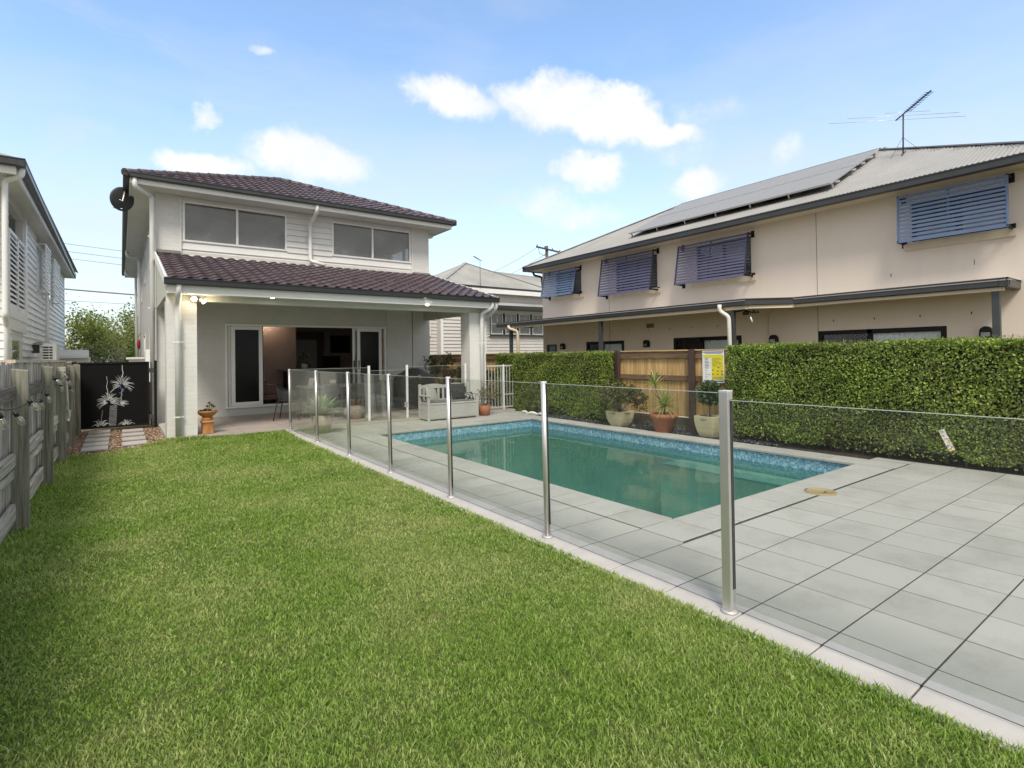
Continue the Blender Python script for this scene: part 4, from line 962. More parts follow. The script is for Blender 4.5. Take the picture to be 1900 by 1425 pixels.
# rails: sagging segments between the posts
rl = MB(); rd_ = MB(); ya = [-1.5]+pyl+[14.0]
for a, b in zip(ya[:-1], ya[1:]):
    for (z, h) in ((1.17, .11), (.62, .11), (.17, .14)):
        dz0, dz1 = random.uniform(-.025, .025), random.uniform(-.025, .025)
        (rl if z < 1 else rd_).bar((FXL-.045, a+.035, z+dz0), (FXL-.045, b-.035, z+dz1), .038, h)
        if z == .62: rl.bar((FXL-.052, a+.035, z-.12+dz0), (FXL-.052, b-.035, z-.12+dz1), .03, .075)
rl.build('rail', M['old_rail'], TF, bevel=.004); rd_.build('top_rail', M['old_rail_dark'], TF, bevel=.004)
pa = MB(); y = -1.5
while y < 13.95:
    wv = random.uniform(.085, .10); zt = 1.425+random.uniform(-.018, .012); zb = .04+random.uniform(-.02, .02); x = FXL-.095+random.uniform(-.004, .004); t = random.uniform(-.006, .006)
    pa.prism([(x, y, zb), (x, y+wv, zb), (x, y+wv+t, zt+random.uniform(-.006, .006)), (x, y+t, zt)], (-.015, 0, 0)); y += wv+random.uniform(.001, .010)
pa.build('paling', M['old_pale'], TF)
pa = MB(); y = -1.5
while y < 13.95:
    x = FXL-.115; pa.prism([(x, y, .05), (x, y+.09, .05), (x, y+.09, 1.40), (x, y, 1.41)], (-.014, 0, 0)); y += .13
pa.build('rear_paling', M['old_pale'], TF)
MB().box(FXL-.20, 6.6, 1.425, FXL-.08, 12.2, 1.455).build('capping', wood('pale_cap', [(.45, .36, .26), (.55, .46, .36), (.62, .54, .44)], along='Y'), TF)
# string lights along the fence
SLt = thing('string_lights', 'black cable string lights with clear bulbs hung along the weathered fence', 'string lights', (FXL, 6, 1.1))
cb_ = []; anchors = [(2.2, 1.22), (4.15, 1.2), (6.0, 1.10), (6.3, 1.05), (8.05, 1.27), (8.35, 1.2), (9.95, 1.27), (10.2, 1.05)]
for (a, za), (b, zb_) in zip(anchors[:-1], anchors[1:]):
    for i in range(9):
        t = i/9; cb_.append((FXL+.065+.01*math.sin(t*9), a+(b-a)*t, za+(zb_-za)*t-(.05*4*t*(1-t))*min(1, (b-a)/2)))
MB().tube(cb_, .006, 6).build('cable', M['black_rubber'], SLt)
bulbm = glass('bulb_glass', (.95, .93, .86), 1.3, 0, .12); fil = plain('filament', (.45, .38, .25), .4)
for (y, z, tx) in ((4.6, 1.06, .3), (5.2, 1.02, .5), (5.88, 1.065, .75), (6.75, 1.03, .2), (7.25, 1.06, .3), (7.95, 1.20, .8), (8.9, 1.1, .2), (9.9, 1.14, .4), (10.3, 1.0, .5)):
    d = Vector((tx, .12, -1)).normalized(); p = Vector((FXL+.07, y, z+.07))
    s_ = MB(); s_.tube([p+d*.015, p+d*.05], [.013, .016], 12); so_ = s_.build('socket', M['black_rubber'], SLt)
    b_ = MB(); b_.tube([p+d*.05, p+d*.07, p+d*.095, p+d*.12, p+d*.13], [.011, .019, .023, .016, .003], 14); b_.build('bulb', bulbm, so_); MB().tube([p+d*.06, p+d*.11], .005, 6).build('filament', fil, so_)
cbl = thing('cable_loop', 'pale pipe and tap looped over the fence post nearest the gate', 'hose', (FXL, 10.4, 1.2))
MB().tube([(FXL+.06, 9.9, 1.25), (FXL+.07, 9.93, 1.22), (FXL+.075, 10.0, .9), (FXL+.08, 10.1, .62), (FXL+.08, 10.2, .55)], .010, 8).build('pipe', M['ivory'], cbl)
MB().ball((FXL+.06, 10.15, .72), .028).ball((FXL+.07, 10.08, .58), .028).tube([(FXL+.07, 10.08, .58), (FXL+.075, 10.25, .58), (FXL+.08, 10.4, .70)], .012, 8).build('tap', M['alu'], cbl)

# ================================================================= BLACK GATE
GT = thing('metal_gate', 'black sheet metal side gate with a cut out grass tree pattern', 'gate', (-.05, 13.95, 0))
GYy = 13.95
p = MB(); frame(p, 'Y', GYy-.02, .04, -.70, .50, .05, 1.41, .035); p.build('gate_frame', M['dark'], GT, bevel=.002)
MB().box(-.665, GYy-.005, .085, .465, GYy+.005, 1.375).build('sheet', plain('black_sheet', (.006, .006, .006), .7, var=.15, scale=5, spec=.15), GT)
MB().box(-.80, GYy-.03, 0, -.71, GYy+.03, 1.42).box(.585, GYy-.03, 0, .635, GYy+.03, 1.43).box(.52, GYy-.01, .04, .54, GYy+.01, 1.40).build('gate_post', M['dark'], GT)
for z in (.22, 1.22): MB().box(.49, GYy-.035, z-.05, .59, GYy-.02, z+.05).build('hinge', M['charcoal'], GT, bevel=.004)
MB().box(-.73, GYy-.05, .88, -.68, GYy-.02, .95).tube([(-.72, GYy-.05, .915), (-.66, GYy-.06, .915)], .012, 8).build('latch', M['alu'], GT)
pt_ = MB(); yy = GYy-.0065; rr = random.Random(5)
def stroke(pts, wa, wb=None):
    wb = wa if wb is None else wb
    for (a, b), t in zip(zip(pts[:-1], pts[1:]), range(len(pts))):
        A = Vector((a[0], 0, a[1])); B = Vector((b[0], 0, b[1])); d = (B-A).normalized(); s = Vector((-d.z, 0, d.x)); k0 = wa+(wb-wa)*t/(len(pts)-1); k1 = wa+(wb-wa)*(t+1)/(len(pts)-1)
        pt_.poly([(A.x-s.x*k0/2, yy, A.z-s.z*k0/2), (B.x-s.x*k1/2, yy, B.z-s.z*k1/2), (B.x+s.x*k1/2, yy, B.z+s.z*k1/2), (A.x+s.x*k0/2, yy, A.z+s.z*k0/2)])
def burst(cx, cz, R0, n, a0, a1, asp=1, droop=.1):
    for i in range(n):
        a = R(a0+(a1-a0)*(i+.5)/n+rr.uniform(-4, 4)); L = R0*rr.uniform(.55, 1.05); s0 = rr.uniform(.15, .35)*L
        p0 = (cx+math.cos(a)*s0*asp, cz+math.sin(a)*s0); p1 = (cx+math.cos(a)*L*.65*asp, cz+math.sin(a)*L*.65+droop*L*.12); p2 = (cx+math.cos(a)*L*asp, cz+math.sin(a)*L-droop*L*.5)
        stroke([p0, p1, p2], .011, .004)
burst(.02, .93, .23, 34, -40, 220, .95, .25); burst(-.20, .58, .23, 34, -30, 215, .95, .25)
burst(-.02, .55, .15, 9, -55, 40, 1.1)
stroke([(.02, .98), (.01, 1.05), (.045, 1.17), (.03, 1.25), (.03, 1.34)], .016, .010); stroke([(-.21, .62), (-.215, .80), (-.235, .9), (-.22, 1.0), (-.235, 1.12)], .010, .005)
for i in range(16):
    t = i/15; pt_.poly([(x_+ .02*math.sin(i*1.3)*.3, yy, z_) for x_, z_ in ((-.005+.02*(1-t), .84-.30*t), (.012+.02*(1-t), .835-.30*t), (.010+.02*(1-t), .825-.30*t), (-.006+.02*(1-t), .828-.30*t))])
for r_ in range(17):
    z = .085+r_*.0255; wv = .13-.05*abs(z-.25); n_ = 8
    for i in range(n_):
        x = -.135-wv/2+wv*(i+(.5 if r_ % 2 else 0))/n_+(.045*(z-.1)); q = .0062; pt_.poly([(x-q, yy, z), (x, yy, z-q*1.3), (x+q, yy, z), (x, yy, z+q*1.3)])
for (cx, n_) in ((-.33, 14), (.09, 11)): burst(cx, .07, .21 if cx < 0 else .19, n_, 18, 165, .95, .5)
for i in range(7): pt_.poly([(-.33+.004*i, yy, .19+i*.035), (-.32+.004*i, yy, .19+i*.035), (-.322+.004*i, yy, .205+i*.035), (-.332+.004*i, yy, .205+i*.035)])
pt_.build('cut_out_pattern', plain('cut_out', (.50, .52, .52), .6, var=.35, scale=9), GT, fixn=False)
bl = MB(); 
for i in range(26):
    x = .03+rr.gauss(0, .03); z = .86+rr.gauss(0, .05); bl.poly([(x-.006, yy-.0006, z), (x, yy-.0006, z-.012), (x+.006, yy-.0006, z), (x, yy-.0006, z+.012)])
bl.build('blue_cut_out', plain('cut_out_blue', (.14, .20, .42), .6), GT, fixn=False)

# ================================================================= LEFT NEIGHBOUR
LH = thing('weatherboard_house', 'white weatherboard house with grey gutter behind the left fence', 'house', (-5, 24, 0))
LX = -2.15; LY0, LY1 = 16.9, 32.6; LZ = 5.45
w = MB(); wall(w, 'X', LX-.15, .15, LY0, LY1, 0, LZ, [(17.25, 19.75, 2.75, 5.30), (22.6, 24.0, 3.75, 5.2), (25.3, 27.5, 3.75, 5.1), (17.7, 19.4, 1.0, 2.05)]); wall(w, 'Y', LY0, .15, -10, LX-.15, 0, LZ); w.build('wall_frame', M['siding'], LH)
lb = plain('white_weatherboard', (.86, .86, .85), .5, var=.06, scale=1)
s_ = MB(); boards(s_, 'X', LX, 1, LY0, LY1, .1, LZ, .185, .045, [(17.15, 19.85, 2.6, 5.5), (22.5, 24.1, 3.65, 5.3), (25.2, 27.6, 3.65, 5.2), (17.6, 19.5, .9, 2.15)]); s_.build('weatherboards', lb, LH)
s_ = MB(); boards(s_, 'Y', LY0, -1, -10, LX-.02, .1, LZ, .185, .032); s_.build('weatherboards', lb, LH)
for bx_ in ((LX-.02, LY0-.05, 0, LX+.05, LY0+.09, LZ), (LX, 19.8, 2.5, LX+.06, 20.1, LZ), (LX, 17.1, 2.5, LX+.07, 19.8, 2.72), (LX, LY1-.1, 0, LX+.05, LY1+.04, LZ), (LX-.0, 17.1, 2.22, LX+.05, 20.1, 2.498)): MB().box(*bx_).build('trim', M['white'], LH)
# louvred balcony screen
s_ = MB(); frame(s_, 'X', LX+.0, .05, 17.2, 19.8, 2.72, 4.62, .07); s_.box(LX, 18.5, 2.72, LX+.05, 18.62, 4.62)
z = 2.82
while z < 4.55:
    s_.prism([(LX+.005, 17.27, z), (LX+.045, 17.27, z-.03), (LX+.05, 17.27, z-.022), (LX+.01, 17.27, z+.065)], (0, 2.46, 0)); z += .125
s_.build('louvre_screen', lb, LH)
MB().box(-4.5, 17.0, 2.55, LX-.15, 20.2, 2.62).box(-4.5, 20.1, 2.6, LX-.15, 20.2, 5.4).box(-4.6, 17.0, 2.6, -4.5, 20.2, 5.4).build('balcony', M['room_white'], LH)
def hood(y0, y1, z0, z1):
    s = MB(); frame(s, 'X', LX+.22, .03, y0, y1, z0, z1, .05)
    z = z0+.1
    while z < z1-.05: s.box(LX+.225, y0+.05, z, LX+.245, y1-.05, z+.05); z += .11
    for y in (y0, y1-.03):
        for zz in (z0, z1-.03): s.box(LX, y, zz, LX+.22, y+.03, zz+.03)
    s.build('window_screen', M['white'], LH)
hood(22.55, 24.05, 3.7, 5.2); hood(25.25, 27.55, 3.7, 5.15)
window(LH, 'X', LX-.02, 1, (22.6, 24.0, 3.75, 5.2)); window(LH, 'X', LX-.02, 1, (25.3, 27.5, 3.75, 5.1)); window(LH, 'X', LX-.02, 1, (17.7, 19.4, 1.0, 2.05), fw=.07)
# eaves and roof (the eave line runs a touch inward towards the rear)
e0 = np.array([-1.60, 15.11, 5.72]); e1 = np.array([-1.70, 33.3, 5.60])
gt = MB(); gutter_run(gt, tuple(e0), tuple(e1), (1, 0, 0), h=.15, w=.14); gt.build('gutter', M['gutter'], LH)
gt = MB(); gutter_run(gt, (-10, 15.11, 5.72), (-1.6, 15.11, 5.72), (0, -1, 0), h=.15, w=.14); gt.build('gutter', M['gutter'], LH)
s_ = MB(); s_.box(-2.15, 15.3, 5.42, -1.80, 33.2, 5.44); s_.box(-10, 15.3, 5.42, -2.15, LY0, 5.44)
for k in range(8): s_.box(-2.13+k*.045, 15.3, 5.405, -2.112+k*.045, 33.2, 5.42)
s_.build('soffit', M['soffit'], LH)
s_ = MB(); s_.box(-1.80, 15.25, 5.40, -1.76, 33.2, 5.62); s_.box(-10, 15.25, 5.40, -1.8, 15.29, 5.62); s_.build('fascia', M['trim'], LH)
rf = MB(); hwl = 4.2; t_ = .42; sl_ = math.sqrt(1+t_*t_); Ll = 18.2; c2 = lambda v: (min(v/sl_, Ll), max(Ll-v/sl_, 0))
rf.grid(corrugated((-1.62, 15.13, 5.70), (0, 1, 0), (-1, 0, t_), Ll, hwl*sl_, c2)); rf.grid(corrugated((-10.02, 15.13, 5.70), (1, 0, 0), (0, 1, t_), 8.4, hwl*sl_, lambda v: (min(v/sl_, 4.2), max(8.4-v/sl_, 4.2))))
rf.build('roof', M['iron'], LH, fixn=False)
pipe([(-1.68, 15.35, 5.58), (-1.68, 15.35, 5.40), (-1.98, 15.6, 5.32), (-1.99, 15.7, 2.42), (-2.06, 16.4, 2.3), (-2.10, 16.8, .1)], .055, m=lb, parent=LH)
pipe([(-2.05, 24.6, 5.4), (-2.05, 24.6, .1)], .05, m=lb, parent=LH)
ac = thing('air_conditioner', 'white air conditioner unit on the wall above the old fence', 'air conditioner', (-1.5, 18, 1.4))
MB().box(-1.60, 18.0, 1.15, -1.32, 18.8, 1.90).build('casing', M['alu_white'], ac, bevel=.012)
a2 = MB()
for i in range(9): a2.box(-1.585, 17.992, 1.24+i*.068, -1.475, 18.0, 1.275+i*.068); a2.box(-1.46, 17.992, 1.24+i*.068, -1.40, 18.0, 1.275+i*.068)
a2.build('grille', M['dark'], ac); MB().box(-1.9, 18.1, 1.09, -1.32, 18.15, 1.14).box(-1.9, 18.65, 1.09, -1.32, 18.7, 1.14).build('bracket', M['alu'], ac)
el = thing('exterior_lamp', 'small grey hooded lamp on the white weatherboard wall above the fence', 'lamp', (-2.0, 21.5, 1.9))
MB().lathe([(.0, .10), (.10, .07), (.16, .0), (.15, -.01), (0, .03)], (-1.98, 21.5, 1.95), 20).build('shade', plain('grey_shade', (.3, .3, .3), .5), el); MB().box(-2.15, 21.48, 1.7, -1.97, 21.52, 2.0).build('arm', M['charcoal'], el)
shd = thing('garden_shed', 'low pale shed roof behind the black gate', 'shed', (-1.6, 20.5, 0))
sx0, sx1 = -1.75, -.72
MB().box(sx0, 19.7, 0, sx1-.03, 21.4, 1.56).build('wall', M['alu_white'], shd); MB().prism([(sx0-.1, 19.5, 1.585), (sx1+.0, 19.5, 1.585), (sx1-.08, 21.4, 1.78), (sx0-.1, 21.4, 1.78)], (0, 0, .012)).build('roof', M['ivory'], shd); MB().box(sx0-.1, 19.49, 1.53, sx1, 19.52, 1.60).build('fascia', M['white'], shd)
s2_ = thing('white_bench_box', 'low white box behind the gate beside the brick house', 'box', (.3, 18, 0)); MB().box(.18, 17.5, 0, .55, 18.6, 1.46).build('box_body', M['alu_white'], s2_, bevel=.02); MB().box(.12, 17.45, 1.46, .58, 18.65, 1.52).build('lid', M['ivory'], s2_, bevel=.015)
rd = thing('red_buoy', 'bright red plastic float hanging on the side wall of the brick house', 'float', (.5, 22, 1.9)); MB().ball((.50, 22, 1.98), .05, sc=(1, 1, 3.6)).build('float_body', plain('red_plastic', (.30, .015, .012), .4), rd); MB().tube([(.48, 22, 2.2), (.55, 22, 2.35)], .008, 6).build('cord', M['dark'], rd)
# ================================================================= RIGHT NEIGHBOUR (cream house)
RH = thing('rendered_house', 'long cream rendered two storey house with blue slatted window screens, right of the pool', 'house', (15, 7, 0))
RX = 12.5; RY0, RY1 = 1.95, 15.2; EXr = 11.9; EZr = 4.62; DH = 4.03; TP = .497; YF = 15.62; YN = 5.5-DH
NY = YN
WR = [('a', 2.45, 3.85, 3.53, 4.30), ('b', 7.15, 8.70, 3.33, 4.28), ('c', 10.0, 11.6, 3.33, 4.30), ('d', 13.15, 14.45, 3.50, 4.32)]
DR = [('a', 3.33, 5.62, .1, 1.87), ('b', 7.44, 9.47, .1, 1.85), ('c', 11.30, 12.95, .1, 1.84), ('d', 14.9, 15.1, .1, 1.80)]
w = MB(); wall(w, 'X', RX, .2, RY0, RY1, 0, 4.60, [(a, b, c, d) for _, a, b, c, d in WR]+[(a, b, c, d) for _, a, b, c, d in DR[:3]]+[(14.45, 15.0, .1, 1.8)])
w.box(RX+.2, RY1-.2, 0, RX+7, RY1, 4.6); w.box(RX+.2, RY0, 0, RX+7, RY0+.2, 4.6); w.box(RX+6.8, RY0+.2, 0, RX+7, RY1-.2, 4.6); w.build('wall', M['cream'], RH)
w = MB()
for y in (5.62, 11.9): w.box(RX-.002, y-.006, .0, RX+.004, y+.006, 4.6)
w.build('panel_joint', plain('joint_line', (.22, .18, .15), .9), RH)
pm_ = MB()
for i in range(7):
    for (y0, z0) in ((5.3-i*.78, 2.06), (12.6-i*.75, 2.10)):
        pm_.box(RX-.0022, y0-.008, z0, RX+.003, y0+.008, z0+.05)
pm_.box(RX-.002, 4.2, 2.9, RX+.003, 4.216, 2.96); pm_.box(RX-.002, 2.9, 2.95, RX+.003, 2.91, 3.05); pm_.build('bolt_hole', M['dark'], RH)
rmb = MB()
for (_, a, b, c, d) in WR+DR[:3]: rmb.box(RX+1.2, a-.3, c-.2, RX+1.25, b+.3, d+.2)
rmb.build('room_wall', M['room'], RH)
for (_, a, b, c, d) in WR: window(RH, 'X', RX+.05, -1, (a, b, c, d), ((a+b)/2,), framem=M['charcoal'], out=.0)
for k, (_, a, b, c, d) in enumerate(WR):   # cream sill mouldings
    s = MB(); s.box(RX-.05, a-.12, c-.16, RX, b+.12, c-.03); s.build('sill', M['cream_trim'], RH)
def wscreen(y0, y1, z0, z1, off0, off1, mt, n):
    """slatted screen hung off the wall on black brackets, leaning outward towards the bottom"""
    P = lambda y, t: (RX-off0-(off1-off0)*t, y, z1-(z1-z0)*t)
    f = MB()
    f.prism([P(y0, 0), P(y0, 1), tuple(np.add(P(y0, 1), (.035, 0, 0))), tuple(np.add(P(y0, 0), (.035, 0, 0)))], (0, .035, 0)); f.prism([P(y1-.035, 0), P(y1-.035, 1), tuple(np.add(P(y1-.035, 1), (.035, 0, 0))), tuple(np.add(P(y1-.035, 0), (.035, 0, 0)))], (0, .035, 0))
    ym = (y0+y1)/2; f.prism([tuple(np.add(P(ym, 0), (.03, 0, 0))), tuple(np.add(P(ym, 1), (.03, 0, 0))), tuple(np.add(P(ym, 1), (.05, 0, 0))), tuple(np.add(P(ym, 0), (.05, 0, 0)))], (0, .04, 0))
    fo = f.build('window_screen', M['screen_frame'] if mt is M['screen'] else mt, RH, bevel=.002)
    s = MB(); h = (z1-z0)/n
    for i in range(n):
        t0 = (i+.12)/n; t1 = (i+.72)/n; a = np.array(P(y0+.02, t0)); b = np.array(P(y0+.02, t1))
        if i == n-1: t1 = 1.0; b = np.array(P(y0+.02, t1))
        s.prism([tuple(a), tuple(b), tuple(b+(.018, 0, 0)), tuple(a+(.018, 0, .0))], (0, y1-y0-.04, 0))
    s.build('slats', mt, fo)
    k = MB()
    for y in (y0+.0, y1-.03):
        for t in (0.02, .98):
            q = P(y, t); k.box(q[0], y, q[2]-.02, RX, y+.03, q[2]+.02); k.box(RX-.02, y-.025, q[2]-.08, RX-.002, y+.055, q[2]+.08)
    k.build('bracket', M['dark'], fo)
wscreen(2.36, 3.98, 3.49, 4.40, .32, .36, M['screen_blue'], 12)
wscreen(7.08, 9.12, 3.26, 4.33, .22, .42, M['screen'], 14)
wscreen(9.94, 12.0, 3.23, 4.40, .22, .42, M['screen'], 14)
wscreen(13.15, 14.8, 3.45, 4.36, .24, .44, M['screen_blue'], 11)
# upper roof
so_ = MB(); so_.box(EXr+.08, NY+.1, 4.50, RX, YF-.1, 4.515); so_.box(RX, RY1, 4.50, RX+7, YF-.1, 4.515); so_.box(RX, NY+.1, 4.50, RX+7, RY0, 4.515); so_.box(EXr+.06, NY, 4.49, EXr+.08, YF-.08, 4.60); so_.build('soffit', M['cream_trim'], RH)
gt = MB(); gutter_run(gt, (EXr, YF, EZr), (EXr, NY, EZr), (-1, 0, 0), h=.13, w=.13); gutter_run(gt, (EXr, NY, EZr), (EXr+8, NY, EZr), (0, -1, 0), h=.13, w=.13); gutter_run(gt, (EXr, YF, EZr), (EXr+8, YF, EZr), (0, 1, 0), h=.13, w=.13); gt.build('gutter', plain('slate_gutter', (.038, .040, .043), .35, var=.15), RH)
slr = math.sqrt(1+TP*TP); rf = MB(); Lr = YF-NY
# west slope: from the far hip to the near hip
rf.grid(corrugated((EXr, YF, EZr), (0, -1, 0), (1, 0, TP), Lr, DH*slr, lambda v: (min(v/slr, Lr/2), max(Lr-v/slr, Lr/2+.001)), nv=9))
rf.grid(corrugated((EXr, YF, EZr), (1, 0, 0), (0, -1, TP), 2*DH, DH*slr, lambda v: (min(v/slr, DH), max(2*DH-v/slr, DH+.001)), nv=6))
rf.grid(corrugated((EXr+2*DH, YF, EZr), (0, -1, 0), (-1, 0, TP), Lr, DH*slr, lambda v: (min(v/slr, Lr/2), max(Lr-v/slr, Lr/2+.001)), nv=4))
rf.grid(corrugated((EXr, NY, EZr), (1, 0, 0), (0, 1, TP), 2*DH, DH*slr, lambda v: (min(v/slr, DH), max(2*DH-v/slr, DH+.001)), nv=6))
rro = rf.build('roof', M['iron'], RH, fixn=False)
rc_ = MB(); ap1 = (EXr+DH, YF-DH, EZr+DH*TP+.01); ap2 = (EXr+DH, NY+DH, EZr+DH*TP+.01)
for a, b in (((EXr, YF, EZr+.01), ap1), ((EXr+2*DH, YF, EZr+.01), ap1), (ap1, ap2), ((EXr, NY, EZr+.01), ap2), ((EXr+2*DH, NY, EZr+.01), ap2)): rc_.bar(a, b, .22, .025)
rc_.build('ridge_cap', M['iron'], rro)
# lower part of the roof near the camera continues flat beyond the hip: plain gutter and wall run on
# verandah roof (awning)
AW = MB(); zt = 2.56
edge = [(10.9, 15.85), (10.9, 6.4), (11.62, 5.72), (11.62, 2.28), (12.5, 2.28)]
def awn(pts, z0, z1, mb):
    mb.prism([(x, y, z0) for x, y in pts]+[(12.5, pts[-1][1], z0), (12.5, pts[0][1], z0)], (0, 0, z1-z0))
ap_ = MB()
# sheet rising to the wall
for (x0, ya, yb) in ((10.9, 15.85, 6.4), (11.62, 5.72, 2.28)):
    zr = zt+(12.5-x0)*.045; ap_.add([(x0, ya, zt), (x0, yb, zt), (12.5, yb, zr), (12.5, ya, zr), (x0, ya, zt-.02), (x0, yb, zt-.02), (12.5, yb, zr-.02), (12.5, ya, zr-.02)], [(0,1,2,3),(7,6,5,4),(0,4,5,1),(1,5,6,2),(2,6,7,3),(3,7,4,0)])
ap_.add([(10.9, 6.4, zt), (11.62, 5.72, zt), (12.5, 5.72, zt+.04), (12.5, 6.4, zt+.07)], [(0, 1, 2, 3)])
vr = ap_.build('verandah_roof', M['iron'], RH, fixn=False)
gm_ = MB(); slate = bpy.data.materials['slate_gutter']
for a, b, o in (((10.9, 15.9), (10.9, 6.4), (-1, 0, 0)), ((10.9, 6.4), (11.62, 5.72), (-.69, -.72, 0)), ((11.62, 5.72), (11.62, 2.28), (-1, 0, 0)), ((11.62, 2.28), (12.5, 2.28), (0, -1, 0)), ((12.5, 15.9), (10.9, 15.9), (0, 1, 0))):
    gutter_run(gm_, (*a, zt+.03), (*b, zt+.03), o, h=.135, w=.12)
gm_.build('gutter', slate, vr)
cm = MB(); cm.bar((11.0, 15.8, zt-.15), (11.0, 6.4, zt-.15), .05, .09); cm.bar((11.72, 5.7, zt-.15), (11.72, 2.35, zt-.15), .05, .06); cm.bar((11.02, 6.4, zt-.15), (11.72, 5.72, zt-.15), .05, .07)
cm.build('beam', M['cream_trim'], vr)
cl_ = MB(); cl_.poly([(10.95, 15.8, zt-.05), (10.95, 6.4, zt-.05), (11.66, 5.74, zt-.05), (11.66, 2.33, zt-.05), (12.5, 2.33, zt-.03), (12.5, 15.8, zt-.03)]); cl_.build('ceiling', M['cream_trim'], vr, fixn=False)
for (x, y) in ((11.75, 2.46), (11.05, 6.78), (11.05, 10.86), (11.05, 15.2)):
    MB().box(x-.05, y-.05, 0, x+.05, y+.05, zt-.12).build('verandah_post', M['charcoal'], RH, bevel=.004)
pipe([(10.86, 6.98, 2.50), (10.86, 6.98, 2.36), (10.93, 6.80, 2.22), (10.93, 6.76, 0)], .045, m=M['ivory'], parent=RH)
pipe([(10.9, 15.15, 2.46), (10.9, 15.1, 2.36), (11.0, 14.75, 2.26), (11.0, 14.7, 0)], .05, m=M['cream_trim'], parent=RH)
pipe([(12.4, 15.62, 4.5), (12.4, 15.55, 4.38), (12.55, 15.3, 4.3), (12.6, 15.27, 3.6)], .04, m=M['charcoal'], parent=RH)
# sliding doors with diamond mesh
for k, (_, a, b, c, d) in enumerate(DR[:3]):
    f = MB(); frame(f, 'X', RX-.01, .08, a, b, c, d, .09); mid = a+(b-a)*.56; f.box(RX-.01, mid-.04, c, RX+.07, mid+.04, d); fo = f.build('glass_door', M['dark'], RH)
    g_ = MB(); g_.box(RX+.03, a+.09, c+.09, RX+.036, b-.09, d-.09); g_.build('pane', M['clear'], fo)
    cu = MB(); yy_ = np.linspace(a+.1, mid-.05, 60); xx_ = RX+.075+.02*np.sin(np.arange(60)*1.25); P = np.zeros((2, 60, 3)); P[0] = np.stack([xx_, yy_, np.full(60, c+.1)], 1); P[1] = np.stack([xx_, yy_, np.full(60, d-.1)], 1)
    cu.grid(P, True); cu.build('curtain', plain('pale_curtain', (.80, .80, .80), .9, var=.05), fo)
    lat = MB(); y = mid+.05
    while y < b+1.2:
        for s in (-1, 1):
            for q in range(1):
                ya, yb = y-(1.7 if s > 0 else 0), y-(0 if s > 0 else 1.7)
                z0, z1 = c+.1, d-.1; pts = []
                # clip the diagonal to the leaf
                for t in (0, 1): pts.append([ya+(yb-ya)*t, z0+(z1-z0)*t])
                (p0y, p0z), (p1y, p1z) = pts; lo, hi = mid+.05, b-.1
                if p1y == p0y: continue
                def at(yv): return p0z+(p1z-p0z)*(yv-p0y)/(p1y-p0y)
                A, B = sorted([p0y, p1y]); A2, B2 = max(A, lo), min(B, hi)
                if B2-A2 > .02: lat.bar((RX+.012, A2, at(A2)), (RX+.012, B2, at(B2)), .004, .007, up=(1, 0, 0))
        y += .075
    lat.build('diamond_mesh', M['charcoal'], fo)
f = MB(); frame(f, 'X', RX-.01, .08, 14.45, 15.0, .1, 1.80, .06); fo = f.build('window', M['charcoal'], RH); MB().box(RX+.03, 14.5, .15, RX+.036, 14.95, 1.75).build('pane', M['window_glass'], fo)
MB().tube([(RX-.02, 6.75, 1.85), (RX-.02, 6.75, 2.3), (RX-.02, 6.6, 2.44), (RX-.02, 5.9, 2.47)], .012, 6).build('conduit', M['cream_trim'], RH)
MB().box(RX-.01, 10.15, 2.18, RX+.005, 10.42, 2.30).build('air_vent', plain('brown_vent', (.22, .13, .09), .8, var=.3, scale=60), RH)
# wall lights
for k, (y, where) in enumerate(((2.75, 'beside the right hand verandah post'), (6.6, 'right of the white downpipe'), (10.39, 'between the second and third glass doors'), (14.08, 'nearest the far corner of the cream house'))):
    t_ = thing('wall_light', f'black bulkhead lamp on the cream wall {where}', 'wall light', (RX-.05, y, 1.72), group='bulkhead lamps on the cream house')
    z = 1.62; pr_ = [(RX-.001, y-.09, z), (RX-.001, y+.09, z)]+[(RX-.001, y+.09*math.cos(a), z+.12+.09*math.sin(a)) for a in np.linspace(0, math.pi, 9)]
    MB().prism(pr_, (-.11, 0, 0)).build('housing', M['dark'], t_, bevel=.006)
    pr_ = [(RX-.112, y-.065, z+.03), (RX-.112, y+.065, z+.03), (RX-.112, y+.06, z+.10), (RX-.112, y-.06, z+.10)]; MB().prism(pr_, (-.012, 0, 0)).build('lens', M['window_glass'], t_)
sl2 = thing('floodlight', 'black twin floodlight under the verandah edge beside the white downpipe', 'floodlight', (11.1, 6.5, 2.3))
q = MB(); q.tube([(11.05, 6.7, 2.33), (11.1, 6.55, 2.36), (11.15, 6.4, 2.30)], .02, 8); q.build('arm', M['dark'], sl2); q = MB(); q.lathe([(0, .05), (.05, .04), (.075, -.03), (0, -.03)], (11.1, 6.50, 2.28), 14); q.lathe([(0, .05), (.05, .04), (.08, -.02), (0, -.02)], (11.15, 6.30, 2.30), 14); q.build('lamp_head', M['dark'], sl2); MB().tube([(11.12, 6.4, 2.20), (11.13, 6.37, 2.08)], .018, 8).build('sensor', M['white'], sl2)
